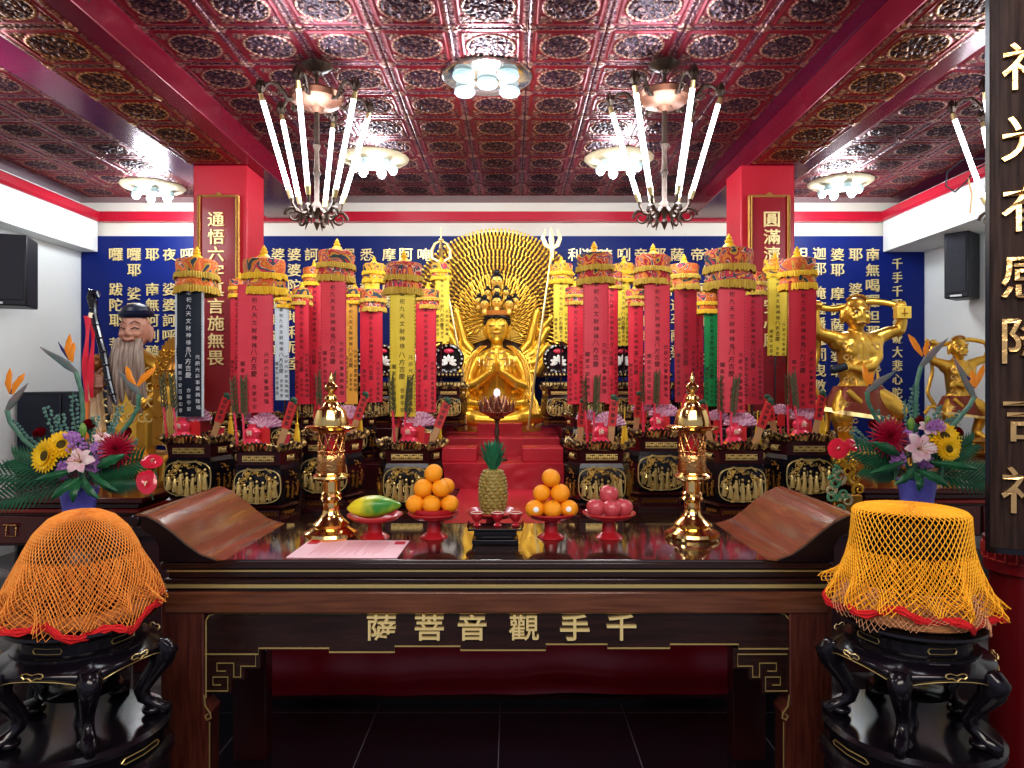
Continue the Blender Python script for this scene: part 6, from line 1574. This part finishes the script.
def net(name,label,x,y,prof,m,nseg,ruf,ph,par=None,hem=True,th=.0042,cat='cover',kfold=11,pitch=.0085):
    """crochet cover: diamond mesh following the profile [(r,z)], ruffled towards the hem"""
    t=par or thing(name,label,cat,(x,y,0))
    L=[0]
    for a,b in zip(prof,prof[1:]): L.append(L[-1]+math.hypot(b[0]-a[0],b[1]-a[1]))
    def P(s):
        for i in range(len(L)-1):
            if s<=L[i+1]+1e-9:
                f=(s-L[i])/(L[i+1]-L[i]); return prof[i][0]+(prof[i+1][0]-prof[i][0])*f, prof[i][1]+(prof[i+1][1]-prof[i][1])*f
        return prof[-1]
    rows=int(L[-1]/pitch); vs=[];fs=[]
    for j in range(rows+1):
        s=L[-1]*j/rows; r,z=P(s); q=max(0,(s/L[-1]-.50)/.50)
        for i in range(nseg):
            a=2*pi*(i+.5*(j%2))/nseg
            rr=r+ruf*q*(sin(a*kfold+ph)+.5*sin(a*(kfold*.5+2.5)+2*ph+3*q)); zz=z+.018*q*sin(a*3+ph)+.012*q*sin(a*kfold+ph+1.2)
            aa=a+.10*q*sin(a*kfold+ph+1.5)/kfold*3
            vs.append((rr*cos(aa),rr*sin(aa),zz))
    for j in range(0,rows-1):
        for i in range(nseg):
            k2=(i+1)%nseg; km=(i-1)%nseg
            if j%2==0: fs.append((j*nseg+i,(j+1)*nseg+km,(j+2)*nseg+i,(j+1)*nseg+i))
            else: fs.append((j*nseg+i,(j+1)*nseg+i,(j+2)*nseg+i,(j+1)*nseg+k2))
    mb=MB().add(vs,fs); o=mb.obj('ruffle' if par else 'openwork_net',m,t,smooth=0); w_=o.modifiers.new('net','WIREFRAME'); w_.thickness=th; w_.use_even_offset=False; w_.use_replace=True
    if hem:
        mb=MB(); last=[Vector(v) for v in vs[rows*nseg:]]
        pts=[]
        for i in range(nseg):
            p=last[i]; pts.append(p+Vector((0,0,-.004))+Vector((p.x,p.y,0)).normalized()*.003*(i%2))
        mb.tube(pts+[pts[0]],.0065,5); mb.tube([p+Vector((0,0,-.010+.006*(i%2))) for i,p in enumerate(pts)]+[pts[0]+Vector((0,0,-.01))],.005,5); mb.tube([p+Vector((0,0,.009-.004*(i%2))) for i,p in enumerate(pts)]+[pts[0]+Vector((0,0,.009))],.004,5)
        mb.obj('red_edging',crocR,t)
    if not par: MB().torus((0,0,prof[0][1]),max(.006,prof[0][0]),.003,24,5).obj('centre_ring',m,t)
    return t
SY=2.15
x=-1.32; stand('black lacquered stand with gold outlines at the left of the table',x,SY)
t=thing('wooden_fish','dark rounded wooden drum under the orange crochet cover','drum',(x,SY,.942))
MB().lathe([(.08,0),(.13,.03),(.150,.10),(.145,.17),(.115,.24),(.06,.285),(.001,.298)],36).obj('drum_body',bowlm,t)
t=thing('cushion_ring','peach ring cushion showing below the orange crochet cover','cushion',(x,SY,.942)); MB().torus((0,0,.022),.170,.022,40,10).obj('cushion_body',peach,t)
nc=net('crochet_cover','domed orange crochet cover with red edging, ruffled over the left stand',x,SY,[(.012,1.264),(.05,1.259),(.09,1.240),(.127,1.20),(.153,1.15),(.172,1.10),(.192,1.05),(.207,1.01),(.216,.975),(.218,.958)],crocO,76,.017,.4,th=.0042,pitch=.0100,kfold=9)
net('','',0,0,[(.158,1.135),(.180,1.08),(.200,1.03),(.214,.995),(.222,.970)],crocO,110,.030,2.2,par=nc,hem=False,th=.0034,pitch=.0085,kfold=13)
x=1.222; stand('black lacquered stand with gold outlines at the right of the table',x,SY)
t=thing('bronze_bowl_gong','dark bronze bowl under the yellow crochet cover','bowl',(x,SY,.998))
MB().lathe([(.08,0),(.12,.03),(.140,.08),(.146,.16),(.150,.245),(.145,.245),(.140,.12),(.001,.03)],40).obj('bowl_body',bowlm,t)
t=thing('cushion_ring','peach round cushion under the yellow crochet cover','cushion',(x,SY,.942)); MB().lathe([(.17,0),(.195,.012),(.202,.03),(.192,.048),(.16,.053),(.001,.053)],44).obj('cushion_body',peach,t)
nc=net('crochet_cover','flat-topped yellow crochet cover with red edging over the right stand',x,SY,[(.010,1.272),(.08,1.271),(.148,1.268),(.160,1.258),(.163,1.21),(.166,1.165),(.175,1.12),(.190,1.07),(.207,1.02),(.216,.99)],crocY,62,.018,1.7,th=.0050,pitch=.0128,kfold=9)
net('','',0,0,[(.166,1.15),(.184,1.10),(.202,1.05),(.216,1.015),(.222,.998)],crocY,104,.030,.6,par=nc,hem=False,th=.0040,pitch=.0092,kfold=13)
net('under_net','pale peach net showing below the yellow cover\'s red edging',x,SY,[(.190,1.05),(.204,1.01),(.212,.975),(.214,.955)],mat('peach_net',(.66,.36,.20),.8),90,.008,.2,hem=False,th=.003)
# small floor things
t=thing('cable','black cable lying on the floor by the right column','cable',(1.62,2.75,0)); 
MB().tube([(0,0,.01),(.12,.1,.008),(.25,.02,.008),(.2,-.15,.008),(.05,-.2,.008),(.02,-.45,.008)],.007,6).obj('cable_run',blackm,t)
t=thing('microphone_stand','black slanting stand leg behind the right lacquered stand','stand',(1.30,2.78,0))
MB().tube([(.0,.0,.02),(.38,.06,.62)],.018,10).obj('slanting_leg',blackm,t); MB().tube([(.38,.06,.62),(.36,.06,.02)],.014,10).obj('upright_leg',blackm,t); MB().sph((0,0,.024),.024,10,8).sph((.36,.06,.018),.018,10,8).obj('foot_caps',blackm,t)
t=thing('floor_speaker_leg','black slanting leg at the left edge, behind the orange cover','stand',(-1.80,2.5,0)); MB().tube([(0,0,.012),(.13,0,.86)],.012,8).tube([(.26,.1,.012),(.13,0,.86)],.012,8).obj('legs',blackm,t)
for o in list(bpy.data.objects):
    if o.name.startswith('tmp'): bpy.data.objects.remove(o)
